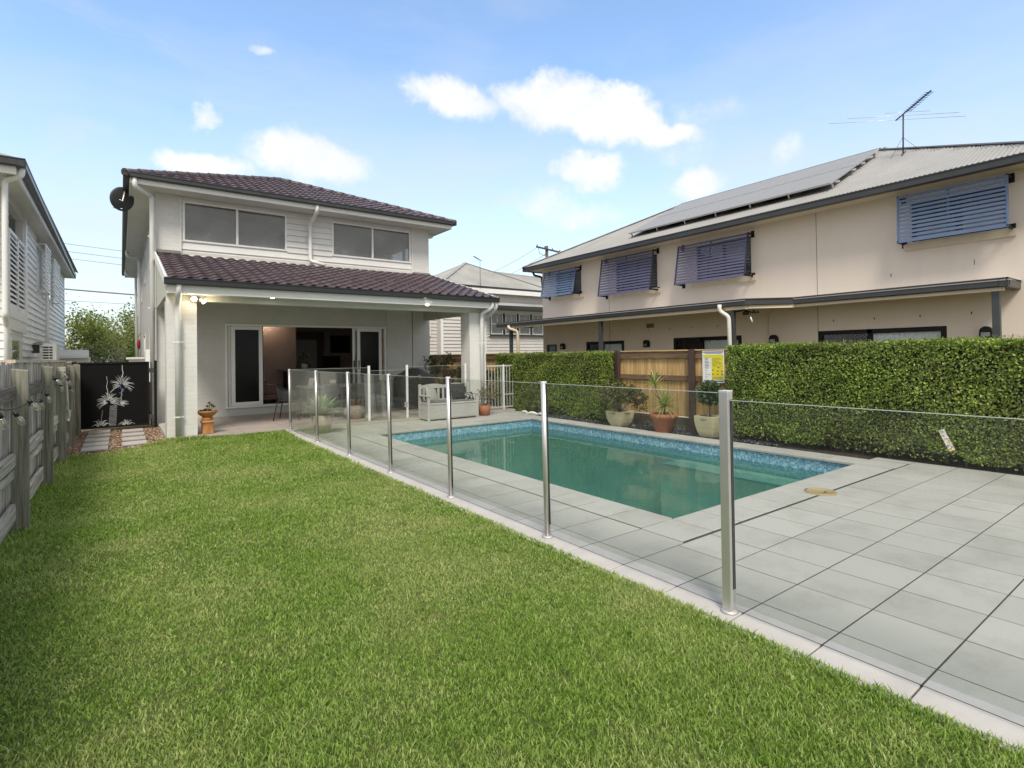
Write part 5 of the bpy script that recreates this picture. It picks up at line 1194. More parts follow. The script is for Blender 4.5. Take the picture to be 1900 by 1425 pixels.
# solar panels
Zr = lambda x: EZr+(x-EXr)*TP
c0 = 12.50; ll = 2.66/2; i_ = 0; proto = None
ARR = thing('solar_array', 'two row array of flat grey solar panels on the corrugated roof of the cream house', 'solar panels', (12.5, 8, 4.9))
up = Vector((1, 0, TP)).normalized(); nn_ = Vector((-TP, 0, 1)).normalized()
for r_ in range(2):
    for k in range(6):
        y1 = 11.0-k*.957; y0 = y1-.94; xa = c0+r_*ll+.012; o_ = Vector((xa, y0, Zr(xa)))+nn_*.13
        if proto is None:
            proto = bpy.data.objects.new('solar_panel', None); COL.objects.link(proto); proto.parent = ARR; proto.location = o_-ARR.location
            Ls = (ll-.02)*slr
            def sbox(mb, u0, u1, y0_, y1_, n0, n1):
                vs = [tuple(up*u+Vector((0, y_, 0))+nn_*n) for n in (n0, n1) for (u, y_) in ((u0, y0_), (u1, y0_), (u1, y1_), (u0, y1_))]
                mb.add(vs, [(0,3,2,1),(4,5,6,7),(0,1,5,4),(1,2,6,5),(2,3,7,6),(3,0,4,7)])
            q = MB(); sbox(q, 0, Ls, 0, .012, 0, .04); sbox(q, 0, Ls, .928, .94, 0, .04); sbox(q, 0, .012, .012, .928, 0, .04); sbox(q, Ls-.012, Ls, .012, .928, 0, .04); q.build('frame', M['alu'], proto, world=False)
            q = MB(); sbox(q, .012, Ls-.012, .012, .928, .01, .034); q.build('cells', M['solar'], proto, world=False)
        else:
            c = copy_tree(proto, ARR); c.location = o_-ARR.location
rk = ARR
q = MB()
for xa in (12.75, 13.6, 14.1, 14.9): p0 = Vector((xa, 5.2, Zr(xa)))+nn_*.105; p1 = Vector((xa, 11.08, Zr(xa)))+nn_*.105; q.bar(p0, p1, .03, .04)
for y in np.arange(5.3, 11.1, .95):
    for xa in (12.62, 13.6, 14.9): p0 = Vector((xa, y, Zr(xa)))+nn_*.01; q.bar(p0, p0+nn_*.1, .03, .03, up=(0, 1, 0))
q.build('rail', M['alu'], rk)
# big antenna
def antenna(name, label, base, top, yaw, sc=1., el=(1.32, 1.08, .42)):
    t = thing(name, label, 'antenna', base); b = Vector(base); tp_ = Vector(top); MB().tube([b, tp_], .016*sc, 8).build('mast', M['charcoal'], t)
    bd = Vector((math.sin(yaw), math.cos(yaw), 0)); nz = Vector((bd.y, -bd.x, 0)); q = MB(); tilt = Vector((0, 0, .10))
    q.bar(tp_-bd*.28*sc, tp_+bd*.95*sc+tilt*sc, .022*sc, .022*sc)
    for i in range(12): p = tp_+(bd*(.18+i*.065)+tilt*(.18+i*.065))*sc; q.tube([p-nz*.085*sc, p+nz*.085*sc], .006*sc, 6)
    q.build('boom', M['dark'], t)
    q = MB()
    for (o_, L) in zip((-.25, -.02, .16), el): p = tp_+bd*o_*sc; q.tube([p-nz*L*sc/2*1.0, p+nz*L*sc/2], .005*sc, 6)
    q.build('element', M['alu'], t); return t
A1 = antenna('tv_antenna', 'large television antenna on the ridge of the corrugated roof, against the sky', (14.5, 4.59, 5.90), (14.5, 4.57, 6.80), R(222), 1.0, (3.0, 2.4, .95))
q = MB(); q.tube([(14.5, 4.59, 6.3), (14.25, 4.75, 5.80)], .004, 5); q.tube([(14.5, 4.59, 6.3), (14.6, 4.25, 5.88)], .004, 5); q.tube([(14.3, 4.55, 5.83), (14.7, 4.6, 6.03)], .012, 5); q.build('stay', M['charcoal'], A1)

# ================================================================= RIGHT TIMBER FENCE
RXF = 8.72
RF = thing('paling_fence', 'honey brown treated pine paling fence behind the potted plants', 'fence', (RXF, 7, 0))
q = MB(); y = 0.2
while y < 20.6:
    wv = random.uniform(.088, .1); q.prism([(RXF+.045, y, .19), (RXF+.045, y+wv, .19), (RXF+.045, y+wv, 1.47), (RXF+.045, y, 1.47)], (.015, 0, 0)); y += wv+.004
q.build('paling', M['pine_pale'], RF)
q = MB(); q.box(RXF+.065, .2, .2, RXF+.072, 20.6, 1.46); q.build('backing', M['pine_pale'], RF)
q = MB()
for (z0, z1) in ((1.33, 1.44), (.90, .995)): q.box(RXF, .2, z0, RXF+.043, 20.6, z1)
q.build('rail', M['pine_rail'], RF)
q = MB(); q.box(RXF-.02, .2, 1.47, RXF+.10, 20.6, 1.495); q.build('capping', wood('pine_cap', [(.40, .25, .11), (.52, .36, .18), (.62, .46, .27)], along='Y'), RF)
q = MB(); q.box(RXF+.02, .2, .0, RXF+.05, 20.6, .085); q.box(RXF+.015, .2, .095, RXF+.05, 20.6, .185); q.build('sleeper', wood('sleeper', [(.08, .07, .045), (.13, .115, .075), (.18, .165, .11)], along='Y'), RF)
q = MB(); q.tube([(RXF-.03, .2, .205), (RXF-.03, 20.6, .205)], .012, 8); q.build('conduit', M['ivory'], RF)
for y in (2.2, 4.2, 6.18, 8.05, 10.0, 11.9, 13.8, 15.7, 17.6, 19.5):
    MB().box(RXF-.075, y-.055, -.05, RXF-.002, y+.055, 1.50).build('post', M['pine_post'], RF, bevel=.005)
dbd = MB(); dbd.box(RXF-.12, 6.95, 0, RXF-.09, 7.0, .1)
# sign
sg = thing('pool_safety_sign', 'yellow and white resuscitation chart sign screwed to the pine fence beside the hedge', 'sign', (8.6, 5.65, 1.18))
sx = 8.57; y0, y1, z0, z1 = 5.44, 5.875, .89, 1.462
fr_ = MB(); fr_.box(sx, y0, z0, sx+.006, y1, z1); fr_.build('board', M['white'], sg, bevel=.002)
def sbar(mb, u0, u1, v0, v1, d=.0015):   # u from the viewer's left (0..1), v from the top
    ya = y1-(y1-y0)*u0; yb = y1-(y1-y0)*u1; za = z1-(z1-z0)*v0; zb_ = z1-(z1-z0)*v1; mb.box(sx-d, yb, zb_, sx, ya, za)
yl = MB(); sbar(yl, .04, .96, .12, .21); sbar(yl, .43, .96, .212, .90); yl.build('yellow_panel', plain('sign_yellow', (.72, .62, .02), .5, var=.04), sg)
bl_ = MB(); sbar(bl_, .03, .97, .02, .055); sbar(bl_, .04, .97, .925, .96); sbar(bl_, .12, .9, .075, .09); bl_.build('blue_band', plain('sign_blue', (.10, .12, .30), .5), sg)
tx = MB()
for i in range(7):
    v = .225+i*.047; sbar(tx, .12, .12+random.uniform(.12, .26), v, v+.012, .002)
for i in range(6): v = .56+i*.06; sbar(tx, .12, .12+random.uniform(.08, .25), v, v+.007, .002)
for i in range(9): v = .235+i*.03; sbar(tx, .47, .47+random.uniform(.2, .45), v, v+.006, .0025)
for (u, v) in ((.82, .40), (.75, .52), (.50, .60), (.72, .63), (.90, .63), (.50, .73), (.70, .73), (.90, .74)): sbar(tx, u-.04, u+.04, v-.014, v+.014, .0025)
for i in range(3): v = .82+i*.025; sbar(tx, .47, .9, v, v+.006, .0025)
tx.build('lettering', plain('sign_ink', (.07, .08, .13), .6), sg)
hd_ = MB(); 
for i in range(7): hd_ = hd_; sbar(hd_, .05, .40, .218+i*.047, .222+i*.047, .0018)
hd_.build('rule_line', plain('sign_grey', (.45, .47, .55), .6), sg)

# ================================================================= HEDGES
def hedge(name, label, x0, x1, y0, y1, z0, z1, n, seed, lsz=.030, ragged=.05):
    g_ = np.random.default_rng(seed); t = thing(name, label, 'hedge', ((x0+x1)/2, (y0+y1)/2, 0))
    dx, dy, dz = x1-x0, y1-y0, z1-z0
    # faces: front (x0), top, the two ends
    areas = np.array([dy*dz, dy*dx, dx*dz, dx*dz]); fi = g_.choice(4, n, p=areas/areas.sum())
    a = g_.random(n); b = g_.random(n); d = np.abs(g_.normal(0, .055, n)); P = np.zeros((n, 3)); Nn = np.zeros((n, 3))
    def bumpf(u, v): return .030*np.sin(u*3.1+1.3*np.sin(v*4))+.022*np.sin(v*7.3+u*5.1)+.012*np.sin(u*17+v*11)
    k = fi == 0; P[k] = np.stack([x0+d[k]-bumpf(y0+a[k]*dy, b[k]*dz), y0+a[k]*dy, z0+b[k]*dz], 1); Nn[k] = (-1, 0, .15)
    k = fi == 1; P[k] = np.stack([x0+b[k]*dx, y0+a[k]*dy, z1-d[k]*.8+bumpf(y0+a[k]*dy, b[k])*.6], 1); Nn[k] = (0, 0, 1)
    k = fi == 2; P[k] = np.stack([x0+a[k]*dx, y0+d[k]-bumpf(a[k]*2, b[k]*dz), z0+b[k]*dz], 1); Nn[k] = (0, -1, .15)
    k = fi == 3; P[k] = np.stack([x0+a[k]*dx, y1-d[k]+bumpf(a[k]*2, b[k]*dz), z0+b[k]*dz], 1); Nn[k] = (0, 1, .15)
    # thin out the skirt so it hangs unevenly
    sk = z0+(.09+.07*np.sin(P[:, 1]*2.7)+.06*np.sin(P[:, 1]*6.1)+.04*np.sin(P[:, 1]*13)); keep = (P[:, 2] > sk) | (g_.random(n) < .22); P = P[keep]; Nn = Nn[keep]; n = len(P)
    T = g_.normal(0, 1, (n, 3))+np.array([0, 0, .35]); T -= Nn*(T*Nn).sum(1, keepdims=True)*.55; T /= np.linalg.norm(T, axis=1, keepdims=True)
    S = np.cross(T, Nn+g_.normal(0, .45, (n, 3))); S /= np.linalg.norm(S, axis=1, keepdims=True)+1e-9; Q = np.cross(S, T)
    L = lsz*g_.uniform(.65, 1.45, n)[:, None]; Wd = L*g_.uniform(.24, .34, (n, 1)); fold = L*.10
    V = np.stack([P-T*L*.5, P-T*L*.12+S*Wd+Q*fold, P+T*L*.28+S*Wd*.8+Q*fold, P+T*L*.55, P+T*L*.28-S*Wd*.8+Q*fold, P-T*L*.12-S*Wd+Q*fold], 1).reshape(-1, 3)
    i = np.arange(n)*6; F = np.vstack([np.stack([i, i+1, i+2, i+3], 1), np.stack([i, i+3, i+4, i+5], 1)])
    fast_mesh('foliage', V, F, M['hedge_leaf'], t)
    # pale new tips standing proud of the top
    m_ = int(dy*420); px = g_.uniform(x0, x1, m_); py = g_.uniform(y0, y1, m_); pz = z1+g_.uniform(-.02, .035, m_); P = np.stack([px, py, pz], 1)
    T = g_.normal(0, .5, (m_, 3))+np.array([0, 0, .8]); T /= np.linalg.norm(T, axis=1, keepdims=True); S = np.cross(T, g_.normal(0, 1, (m_, 3))); S /= np.linalg.norm(S, axis=1, keepdims=True); L = (lsz*.9*g_.uniform(.4, 1.0, m_)**1.0*(1+1.6*(g_.random(m_) > .96)))[:, None]
    V = np.stack([P, P+T*L*.5+S*L*.22, P+T*L, P+T*L*.5-S*L*.22], 1).reshape(-1, 3); i = np.arange(m_)*4; fast_mesh('new_growth', V, np.stack([i, i+1, i+2, i+3], 1), M['hedge_tip'], t)
    c = MB(); c.box(x0+.12, y0+.08, z0+.30, x1-.03, y1-.08, z1-.07); c.build('light_blocking_core', M['hedge_core'], t)  # solid dark box added to block light where the branch mass would be
    y = y0+.15; s = MB()
    while y < y1-.1:
        xx = (x0+x1)/2+g_.uniform(-.05, .05); s.tube([(xx, y, -.02), (xx+g_.uniform(-.05, .05), y+g_.uniform(-.08, .08), z0+.35)], [.016, .010], 6); s.tube([(xx, y, .05), (xx-.08, y+g_.uniform(-.15, .15), z0+.3)], .007, 5); y += g_.uniform(.16, .34)
    s.build('stem', M['branch'], t)
    return t
hedge('hedge', 'clipped dark green hedge on the right, running from the sign out of the frame', 8.12, 8.66, -1.2, 5.13, .06, 1.54, 80000, 3, .027)
hedge('hedge', 'shorter clipped green hedge at the far end of the pool, left of the pine fence', 8.22, 8.68, 8.06, 12.1, .02, 1.47, 40000, 4, .029)
# ================================================================= POTTED PLANTS
def pot_round(t, c, r0, r1, h, m, rim=.0, n=28, sq=None, rot=0):
    q = MB(); pf_ = [(0, 0), (r0, 0), (r0+(r1-r0)*.5, h*.5), (r1, h-.0)]
    if rim: pf_ = [(0, 0), (r0, 0), (r0+(r1-r0)*.75, h-rim), (r1+.012, h-rim), (r1+.02, h)]
    last = pf_[-1][0]; pf_ += [(last-.025, h), (last-.035, h-.05), (0, h-.05)]
    q.lathe(pf_, c, n, sq, rot); return q.build('pot', m, t)
def pot_square(t, c, r0, r1, h, m):
    q = MB(); pf_ = [(0, 0), (r0, 0), (r0+(r1-r0)*.48, h*.25), (r0+(r1-r0)*.78, h*.5), (r0+(r1-r0)*.95, h*.75), (r1, h), (r1-.03, h), (r1-.045, h-.05), (0, h-.05)]
    q.lathe(pf_, c, 4, None, math.pi/4); q.sm = [False]*len(q.sm); return q.build('pot', m, t, bevel=.008)
def soil(t, c, r, z): MB().lathe([(0, .004), (r*.7, .006), (r, 0)], (c[0], c[1], z), 20).build('soil', M['soil'], t)
def sword(mb, base, d, L, wd, th=.012, bend=.25, nseg=6, cup=.25):
    """pointed leaf with a folded section, bending down along its length"""
    p = Vector(base); d = Vector(d).normalized(); side = d.cross(Vector((0, 0, 1)))
    if side.length < .05: side = Vector((1, 0, 0))
    side.normalize(); vs = []; 
    for i in range(nseg+1):
        t = i/nseg; w_ = wd*(math.sin(math.pi*min(1, (t*.86+.14)))**.8)*(1 if t < 1 else 0.02)
        up_ = side.cross(d).normalized(); vs += [tuple(p+side*w_/2+up_*w_*cup), tuple(p-up_*w_*.05), tuple(p-side*w_/2+up_*w_*cup)]
        p = p+d*(L/nseg); d = (d+Vector((0, 0, -bend/nseg))).normalized()
    fs = []
    for i in range(nseg): a = i*3; fs += [(a, a+1, a+4, a+3), (a+1, a+2, a+5, a+4)]
    mb.add(vs, fs, True)
# agave
t = thing('potted_agave', 'agave with broad pointed leaves in a tapering sandstone pot behind the glass', 'potted plant', (3.11, 10.45, 0)); c = (3.11, 10.45, 0)
pot_round(t, c, .125, .215, .35, M['pot_grey']); soil(t, c, .18, .31)
q = MB(); rr = random.Random(3)
for i in range(22):
    a = i*2.399+.3; e = .25+1.15*(i/22); L = .47-.06*(i/22)+rr.uniform(-.03, .05); q_d = (math.cos(a)*math.cos(e), math.sin(a)*math.cos(e), math.sin(e)); sword(q, (c[0]+math.cos(a)*.02, c[1]+math.sin(a)*.02, .33), q_d, L, .13, bend=.45 if e < .8 else .1)
q.build('foliage', M['agave'], t)
# terracotta jade beside the bench
def bushy(t, c, z, R_, n, L, wd, m, seed, zs=1., stems=9, sm=None, open_=.55):
    g_ = random.Random(seed); s = MB(); pts = []
    for i in range(stems):
        a = g_.uniform(0, 6.28); e = g_.uniform(.35, 1.4); p0 = Vector((c[0], c[1], z-.03)); d = Vector((math.cos(a)*math.cos(e), math.sin(a)*math.cos(e), math.sin(e)*zs)); p1 = p0+d*R_*.55; s.tube([p0, p1], [.010, .007], 6)
        for k in range(4):
            d2 = (d+Vector((g_.gauss(0, .5), g_.gauss(0, .5), g_.gauss(.1, .4)))).normalized(); p2 = p1+d2*R_*g_.uniform(.3, .55); s.tube([p1, p2], [.006, .003], 5)
            for k2 in range(2):
                d3 = (d2+Vector((g_.gauss(0, .6), g_.gauss(0, .6), g_.gauss(.1, .5)))).normalized(); p3 = p2+d3*R_*.2; s.tube([p2, p3], [.003, .002], 4); pts += [(p2, d2), (p3, d3), ((p1+p2)/2, d2)]
    s.build('stem', sm or M['branch'], t); q = MB(); V = []; F = []
    for i in range(n):
        p, d = pts[g_.randrange(len(pts))]; p = p+Vector((g_.gauss(0, .022), g_.gauss(0, .022), g_.gauss(0, .022)))
        tt = (d*open_+Vector((g_.gauss(0, .6), g_.gauss(0, .6), g_.gauss(.25, .5)))).normalized(); sdv = tt.cross(Vector((g_.gauss(0, 1), g_.gauss(0, 1), g_.gauss(0, 1)))).normalized(); nq = tt.cross(sdv); l = L*g_.uniform(.6, 1.25); w_ = wd*g_.uniform(.8, 1.2); k = len(V)
        V += [p, p+tt*l*.35+sdv*w_*.5+nq*l*.06, p+tt*l*.8+sdv*w_*.4+nq*l*.06, p+tt*l, p+tt*l*.8-sdv*w_*.4+nq*l*.06, p+tt*l*.35-sdv*w_*.5+nq*l*.06]; F += [(k, k+1, k+2, k+3), (k, k+3, k+4, k+5)]
    q.add([tuple(v) for v in V], F); q.build('foliage', m, t)
t = thing('potted_jade', 'straggly jade plant in a plain terracotta pot at the right end of the bench', 'potted plant', (7.07, 10.86, 0)); c = (7.07, 10.86, 0)
pot_round(t, c, .125, .158, .245, M['terracotta']); soil(t, c, .13, .205); bushy(t, c, .24, .40, 260, .042, .026, M['jade'], 8, 1.1, 8)
# three pots by the pine fence
t = thing('potted_jade_bush', 'wide bushy jade plant in a square cream pot by the first brown fence post', 'potted plant', (8.02, 7.4, 0)); c = (8.05, 7.42, 0)
pot_square(t, c, .18, .285, .30, M['pot_cream']); soil(t, c, .22, .26); bushy(t, c, .30, .50, 3600, .046, .030, M['jade'], 9, .95, 16)
t = thing('potted_dracaena', 'two headed spiky dracaena in a rimmed terracotta pot before the pine fence', 'potted plant', (7.98, 6.27, 0)); c = (8.0, 6.30, 0)
pot_round(t, c, .155, .235, .335, M['terracotta'], rim=.085); soil(t, c, .2, .29)
q = MB(); q.tube([(8.0, 6.3, .28), (7.98, 6.36, .55), (7.99, 6.48, .78), (8.0, 6.50, .86)], [.014, .012, .010, .008], 7); q.tube([(8.0, 6.3, .28), (7.98, 6.27, .48)], .014, 7); q.build('stem', M['branch'], t)
q = MB()
for (hc, n_, L0, sd_) in (((8.0, 6.50, .86), 30, .36, 1), ((7.98, 6.27, .48), 70, .40, 2)):
    g_ = random.Random(sd_)
    for i in range(n_):
        a = i*2.399; e = -.7+2.1*(i/n_)+g_.uniform(-.15, .15); sword(q, hc, (math.cos(a)*math.cos(e), math.sin(a)*math.cos(e), math.sin(e)), L0*g_.uniform(.7, 1.1), .022, bend=.25, nseg=4)
q.build('foliage', M['spiky'], t)
t = thing('potted_topiary', 'rounded leafy shrub in a tall cream pot behind the near silver post', 'potted plant', (8.05, 5.42, 0)); c = (8.09, 5.42, 0)
pot_square(t, c, .165, .265, .36, M['pot_cream']); soil(t, c, .2, .31)
MB().tube([(8.09, 5.42, .30), (8.09, 5.42, .62)], .014, 8).build('stem', M['branch'], t)
q = MB(); leafy(q, (8.09, 5.42, .74), .21, 1500, .045, .016, seed=11, zs=.95); leafy(q, (8.09, 5.42, .74), .15, 500, .05, .018, seed=12); q.build('foliage', M['olive'], t)
# shade plant behind the porch
t = thing('shrub', 'loose shrub between the porch and the far pine fence', 'shrub', (7.95, 12.9, 0)); c = (7.95, 12.9, 0)
bushy(t, (7.95, 12.9, 0), .2, .80, 2200, .055, .03, M['flaxdk'], 14, 1.15, 14)
t = thing('shrub', 'small dark shrub behind the covered barbecue at the porch corner', 'shrub', (7.55, 13.9, 0)); bushy(t, (7.6, 13.9, 0), .5, .75, 600, .07, .04, M['flaxdk'], 15, 1.3, 9)
# chimney-pot pedestal and bowl
t = thing('terracotta_pedestal', 'square terracotta chimney pot used as a pedestal at the porch edge', 'pedestal', (1.31, 11.40, 0)); c = (1.30, 11.42, PZ)
MB().lathe([(0, 0), (.13, 0), (.122, .02), (.118, .17), (.13, .20), (.145, .215), (.145, .235), (.12, .245), (0, .245)], c, 4, rot=math.pi/4+.1).build('base', M['terracotta_light'], t, bevel=.012)
MB().lathe([(0, .245), (.085, .245), (.10, .26), (.085, .275), (.105, .29), (.08, .305), (0, .305)], c, 24).build('neck', M['terracotta_light'], t)
t = thing('succulent_bowl', 'wide terracotta bowl of succulents on top of the chimney pot pedestal', 'potted plant', (1.31, 11.42, PZ+.30)); c = (1.30, 11.42, PZ+.305)
MB().lathe([(0, 0), (.07, 0), (.13, .045), (.168, .095), (.178, .12), (.165, .12), (.15, .10), (0, .095)], c, 32).build('bowl', M['terracotta_light'], t); soil(t, c, .15, PZ+.305+.10)
q = MB(); g_ = random.Random(6)
for (cx, cy, cz, s_) in ((-.11, -.03, .11, .7), (-.05, -.06, .11, .9), (-.02, .03, .12, .8), (.02, -.05, .12, .6)):
    for i in range(18): a = i*2.4; e = .1+1.2*i/18; sword(q, (c[0]+cx, c[1]+cy, c[2]+cz), (math.cos(a)*math.cos(e), math.sin(a)*math.cos(e), math.sin(e)), .065*s_, .024, nseg=3, bend=.1)
for (tx_, tz) in ((.03, .25), (.07, .21), (.105, .18), (.0, .19)):
    q.tube([(c[0]+.05, c[1], c[2]+.1), (c[0]+tx_, c[1], c[2]+tz)], .006, 6)
    for i in range(14): a = i*2.4; e = -.1+1.3*i/14; sword(q, (c[0]+tx_, c[1], c[2]+tz), (math.cos(a)*math.cos(e), math.sin(a)*math.cos(e), math.sin(e)), .045, .02, nseg=3, bend=.1)
q.build('foliage', M['jade'], t)

# ================================================================= BENCH
B = thing('storage_bench', 'pale grey slatted back storage bench by the far edge of the pool', 'bench', (6.12, 10.9, 0))
bx0, bx1, by0, by1 = 5.46, 6.78, 10.66, 11.13
q = MB(); q.box(bx0+.06, by0+.02, .03, bx1-.06, by0+.04, .345); 
x = bx0+.07
while x < bx1-.1: q.box(x, by0+.012, .05, x+.047, by0+.021, .335); x += .052
q.box(bx0+.005, by0+.06, .03, bx0+.02, by1-.02, .345); q.box(bx1-.02, by0+.06, .03, bx1-.005, by1-.02, .345); q.box(bx0+.06, by1-.03, .03, bx1-.06, by1-.01, .345); q.build('storage_box', M['resin'], B, bevel=.003)
q = MB()
for (x, y) in ((bx0, by0), (bx1-.06, by0)): q.box(x, y, 0, x+.06, y+.06, .535)
q.build('leg', M['resin'], B, bevel=.006); q = MB()
for x in (bx0, bx1-.06): q.box(x, by1-.05, 0, x+.06, by1+.01, .80)
q.build('back_leg', M['resin'], B, bevel=.006)
MB().box(bx0+.02, by0+.01, .35, bx1-.02, by1-.02, .39).build('seat', M['resin'], B, bevel=.008)
for x in (bx0, bx1-.06): MB().box(x-.005, by0-.02, .535, x+.065, by1, .57).box(x+.015, by0+.06, .39, x+.045, by1-.05, .41).build('armrest', M['resin'], B, bevel=.01)
q = MB(); z = .43
q.box(bx0+.06, by1-.035, .40, bx1-.06, by1-.005, .45)
arc = [(bx0+.06, .70), (bx1-.06, .70)]+[(bx0+.06+(bx1-bx0-.12)*(1-t), .755+.035*abs(math.sin(math.pi*2*t))+.012) for t in np.linspace(0, 1, 25)]
q.prism([(a, by1-.035, b) for a, b in arc], (0, .03, 0)); x = bx0+.10
while x < bx1-.12: q.box(x, by1-.03, .45, x+.055, by1-.012, .70); x += .125
q.build('backrest', M['resin'], B, bevel=.003)
def cushion(name, label, c, w_, h_, d_, m, rz=0, tilt=.3, lean=0):
    t = thing(name, label, 'cushion', c); n_ = 14; V = []; 
    us = np.linspace(-1, 1, n_); P = np.zeros((n_, n_, 3)); P2 = np.zeros((n_, n_, 3))
    mrot = Matrix.Rotation(rz, 3, 'Z') @ Matrix.Rotation(-tilt, 3, 'X') @ Matrix.Rotation(lean, 3, 'Y')
    for i, u in enumerate(us):
        for j, v in enumerate(us):
            th = d_/2*(max(0, (1-abs(u)**2.6))*max(0, (1-abs(v)**2.6)))**.5; pin = 1-.07*(abs(u*v))**.0*(1-abs(u)**2)*0
            k = 1-.06*(1-u*u)*(abs(v) > .99)-.06*(1-v*v)*(abs(u) > .99)
            p = Vector((u*w_/2*k, 0, v*h_/2*k)); P[i, j] = mrot @ (p+Vector((0, -th, 0))); P2[i, j] = mrot @ (p+Vector((0, th, 0)))
    q = MB(); q.grid(P, True); q.grid(P2[::-1], True); o = q.build('cover', m, t, world=False, fixn=False); return t
cushion('cushion', 'pale grey cushion leaning in the left corner of the bench', (5.70, 10.94, .55), .38, .38, .14, M['cush_grey'], rz=.5, tilt=.4, lean=.25)
cushion('cushion', 'large charcoal cushion on the right half of the bench', (6.42, 10.96, .60), .42, .40, .15, M['cush_dark'], rz=.1, tilt=.25)
t = cushion('cushion', 'small white and black patterned cushion at the right armrest of the bench', (6.64, 10.86, .49), .24, .20, .10, None or plain('white_fabric', (.6, .6, .58), .9), rz=.1, tilt=.3)
def pat():
    m, n, b = mat('black_white_print'); v = nd(n, 'ShaderNodeTexVoronoi', Scale=22.); n.links.new(geo(n).outputs['Position'], v.inputs['Vector']); n.links.new(ramp(n, v.outputs['Distance'], [(.38, (.62, .62, .6)), (.42, (.03, .03, .03))]), b.inputs['Base Color']); return m
t.children[0].data.materials[0] = pat()
# seat pad
MB().box(bx0+.08, by0+.05, .391, bx1-.08, by1-.06, .425).build('seat_pad', plain('grey_pad', (.16, .16, .155), .9, bmp=.3, bscale=200), B, bevel=.014)

# ================================================================= BARBECUE UNDER COVER
t = thing('barbecue', 'barbecue under a black fitted cover with a white printed name, behind the bench', 'barbecue', (6.3, 13.0, PZ))
def shell_loop(z, x0, x1, y0, y1, r, n=28):
    cx, cy, hx, hy = (x0+x1)/2, (y0+y1)/2, (x1-x0)/2, (y1-y0)/2; o = []
    for j in range(n):
        a = 2*math.pi*j/n; k = 1/((abs(math.cos(a))**r+abs(math.sin(a))**r)**(1/r)); rp = 1+.018*math.sin(a*9+z*3)+.012*math.sin(a*17); o.append((cx+hx*k*math.cos(a)*rp, cy+hy*k*math.sin(a)*rp, z))
    return o
lv = [(PZ+.02, 5.82, 6.92, 12.9, 13.5), (PZ+.4, 5.83, 6.90, 12.92, 13.48), (.80, 5.84, 6.88, 12.94, 13.48), (.90, 5.86, 6.86, 12.96, 13.46), (1.0, 6.0, 6.72, 13.0, 13.42), (1.09, 6.15, 6.60, 13.05, 13.38), (1.125, 6.3, 6.50, 13.12, 13.32)]
P = np.array([shell_loop(z, a, b, c_, d_, 5 if z < .95 else 3) for (z, a, b, c_, d_) in lv]); P = np.concatenate([P, P[:, :1]], 1); q = MB(); q.grid(P, True); q.poly([tuple(v) for v in P[-1][:-1]]); q.build('cover', M['vinyl'], t, fixn=False)
def text(body, parent, loc, rot, size, m, name='lettering', ext=.001):
    cu = bpy.data.curves.new('tmp', 'FONT'); cu.body = body; cu.size = size; cu.extrude = ext; cu.align_x = 'CENTER'; o = bpy.data.objects.new('tmp', cu); COL.objects.link(o)
    dg = bpy.context.evaluated_depsgraph_get(); me = bpy.data.meshes.new_from_object(o.evaluated_get(dg)); bpy.data.objects.remove(o); me.materials.clear(); me.materials.append(m)
    o = bpy.data.objects.new(name, me); COL.objects.link(o); o.parent = parent; o.location = Vector(loc)-root_loc(parent); o.rotation_euler = rot; return o
text('weber Q', t, (6.22, 12.905, .87), (R(88), 0, 0), .11, M['lbl'])
MB().tube([(6.05, 12.93, 1.0), (6.05, 12.90, .98)], .012, 6).build('clip', M['alu'], t)

# ================================================================= OUTDOOR TABLE AND CHAIRS
TB = thing('outdoor_table', 'pale topped outdoor dining table on the porch behind the glass', 'table', (4.3, 13.1, PZ))
MB().box(3.42, 12.75, .735, 4.95, 13.55, .775).build('table_top', plain('table_top', (.42, .42, .40), .5, var=.06), TB, bevel=.004)
for (x, y) in ((3.5, 12.83), (4.87, 12.83), (3.5, 13.47), (4.87, 13.47)): MB().bar((x, y, PZ), (x, y, .735), .05, .05, up=(0, 1, 0)).build('leg', M['charcoal'], TB)
def chair(label, loc, rz, group='black outdoor dining chairs'):
    t = thing('dining_chair', label, 'chair', loc, rz, group)
    q = MB()
    for (a, b) in (((-.2, -.2), (-.27, -.27)), ((.2, -.2), (.27, -.27)), ((-.2, .2), (-.25, .28)), ((.2, .2), (.25, .28))):
        l = MB(); l.tube([(a[0], a[1], .44), (b[0], b[1], 0)], [.014, .011], 8); l.build('leg', M['charcoal'], t, world=False)
    n_ = 15; P = np.zeros((6, n_, 3))
    for j in range(n_):
        a = math.pi*(-.12+1.24*j/(n_-1)); f = abs(math.cos(a)); ht = .80-.16*f**2
        for i in range(6):
            k = i/5; P[i, j] = ((.21+.06*k)*math.cos(a), .02+(.20+.07*k)*math.sin(a), .43+(ht-.43)*k)
    b = MB(); b.grid(P, True); bo = b.build('backrest', M['charcoal'], t, world=False, fixn=False); s_ = bo.modifiers.new('s', 'SOLIDIFY'); s_.thickness = .012
    s_ = MB(); s_.lathe([(0, .425), (.215, .425), (.23, .44), (.215, .455), (0, .45)], (0, .0, 0), 20, sq=4); s_.build('seat', M['charcoal'], t, world=False)
    return t
chair('black tub chair at the left end of the porch table, outside the glass corner', (3.08, 12.78, PZ), R(62))
chair('black tub chair facing the camera side of the porch table, middle of three', (3.85, 12.45, PZ), R(185))
chair('black tub chair on the near side of the porch table, beside the white fence post', (4.55, 12.42, PZ), R(170))
chair('black tub chair at the right end of the porch table', (5.15, 13.0, PZ), R(-75))
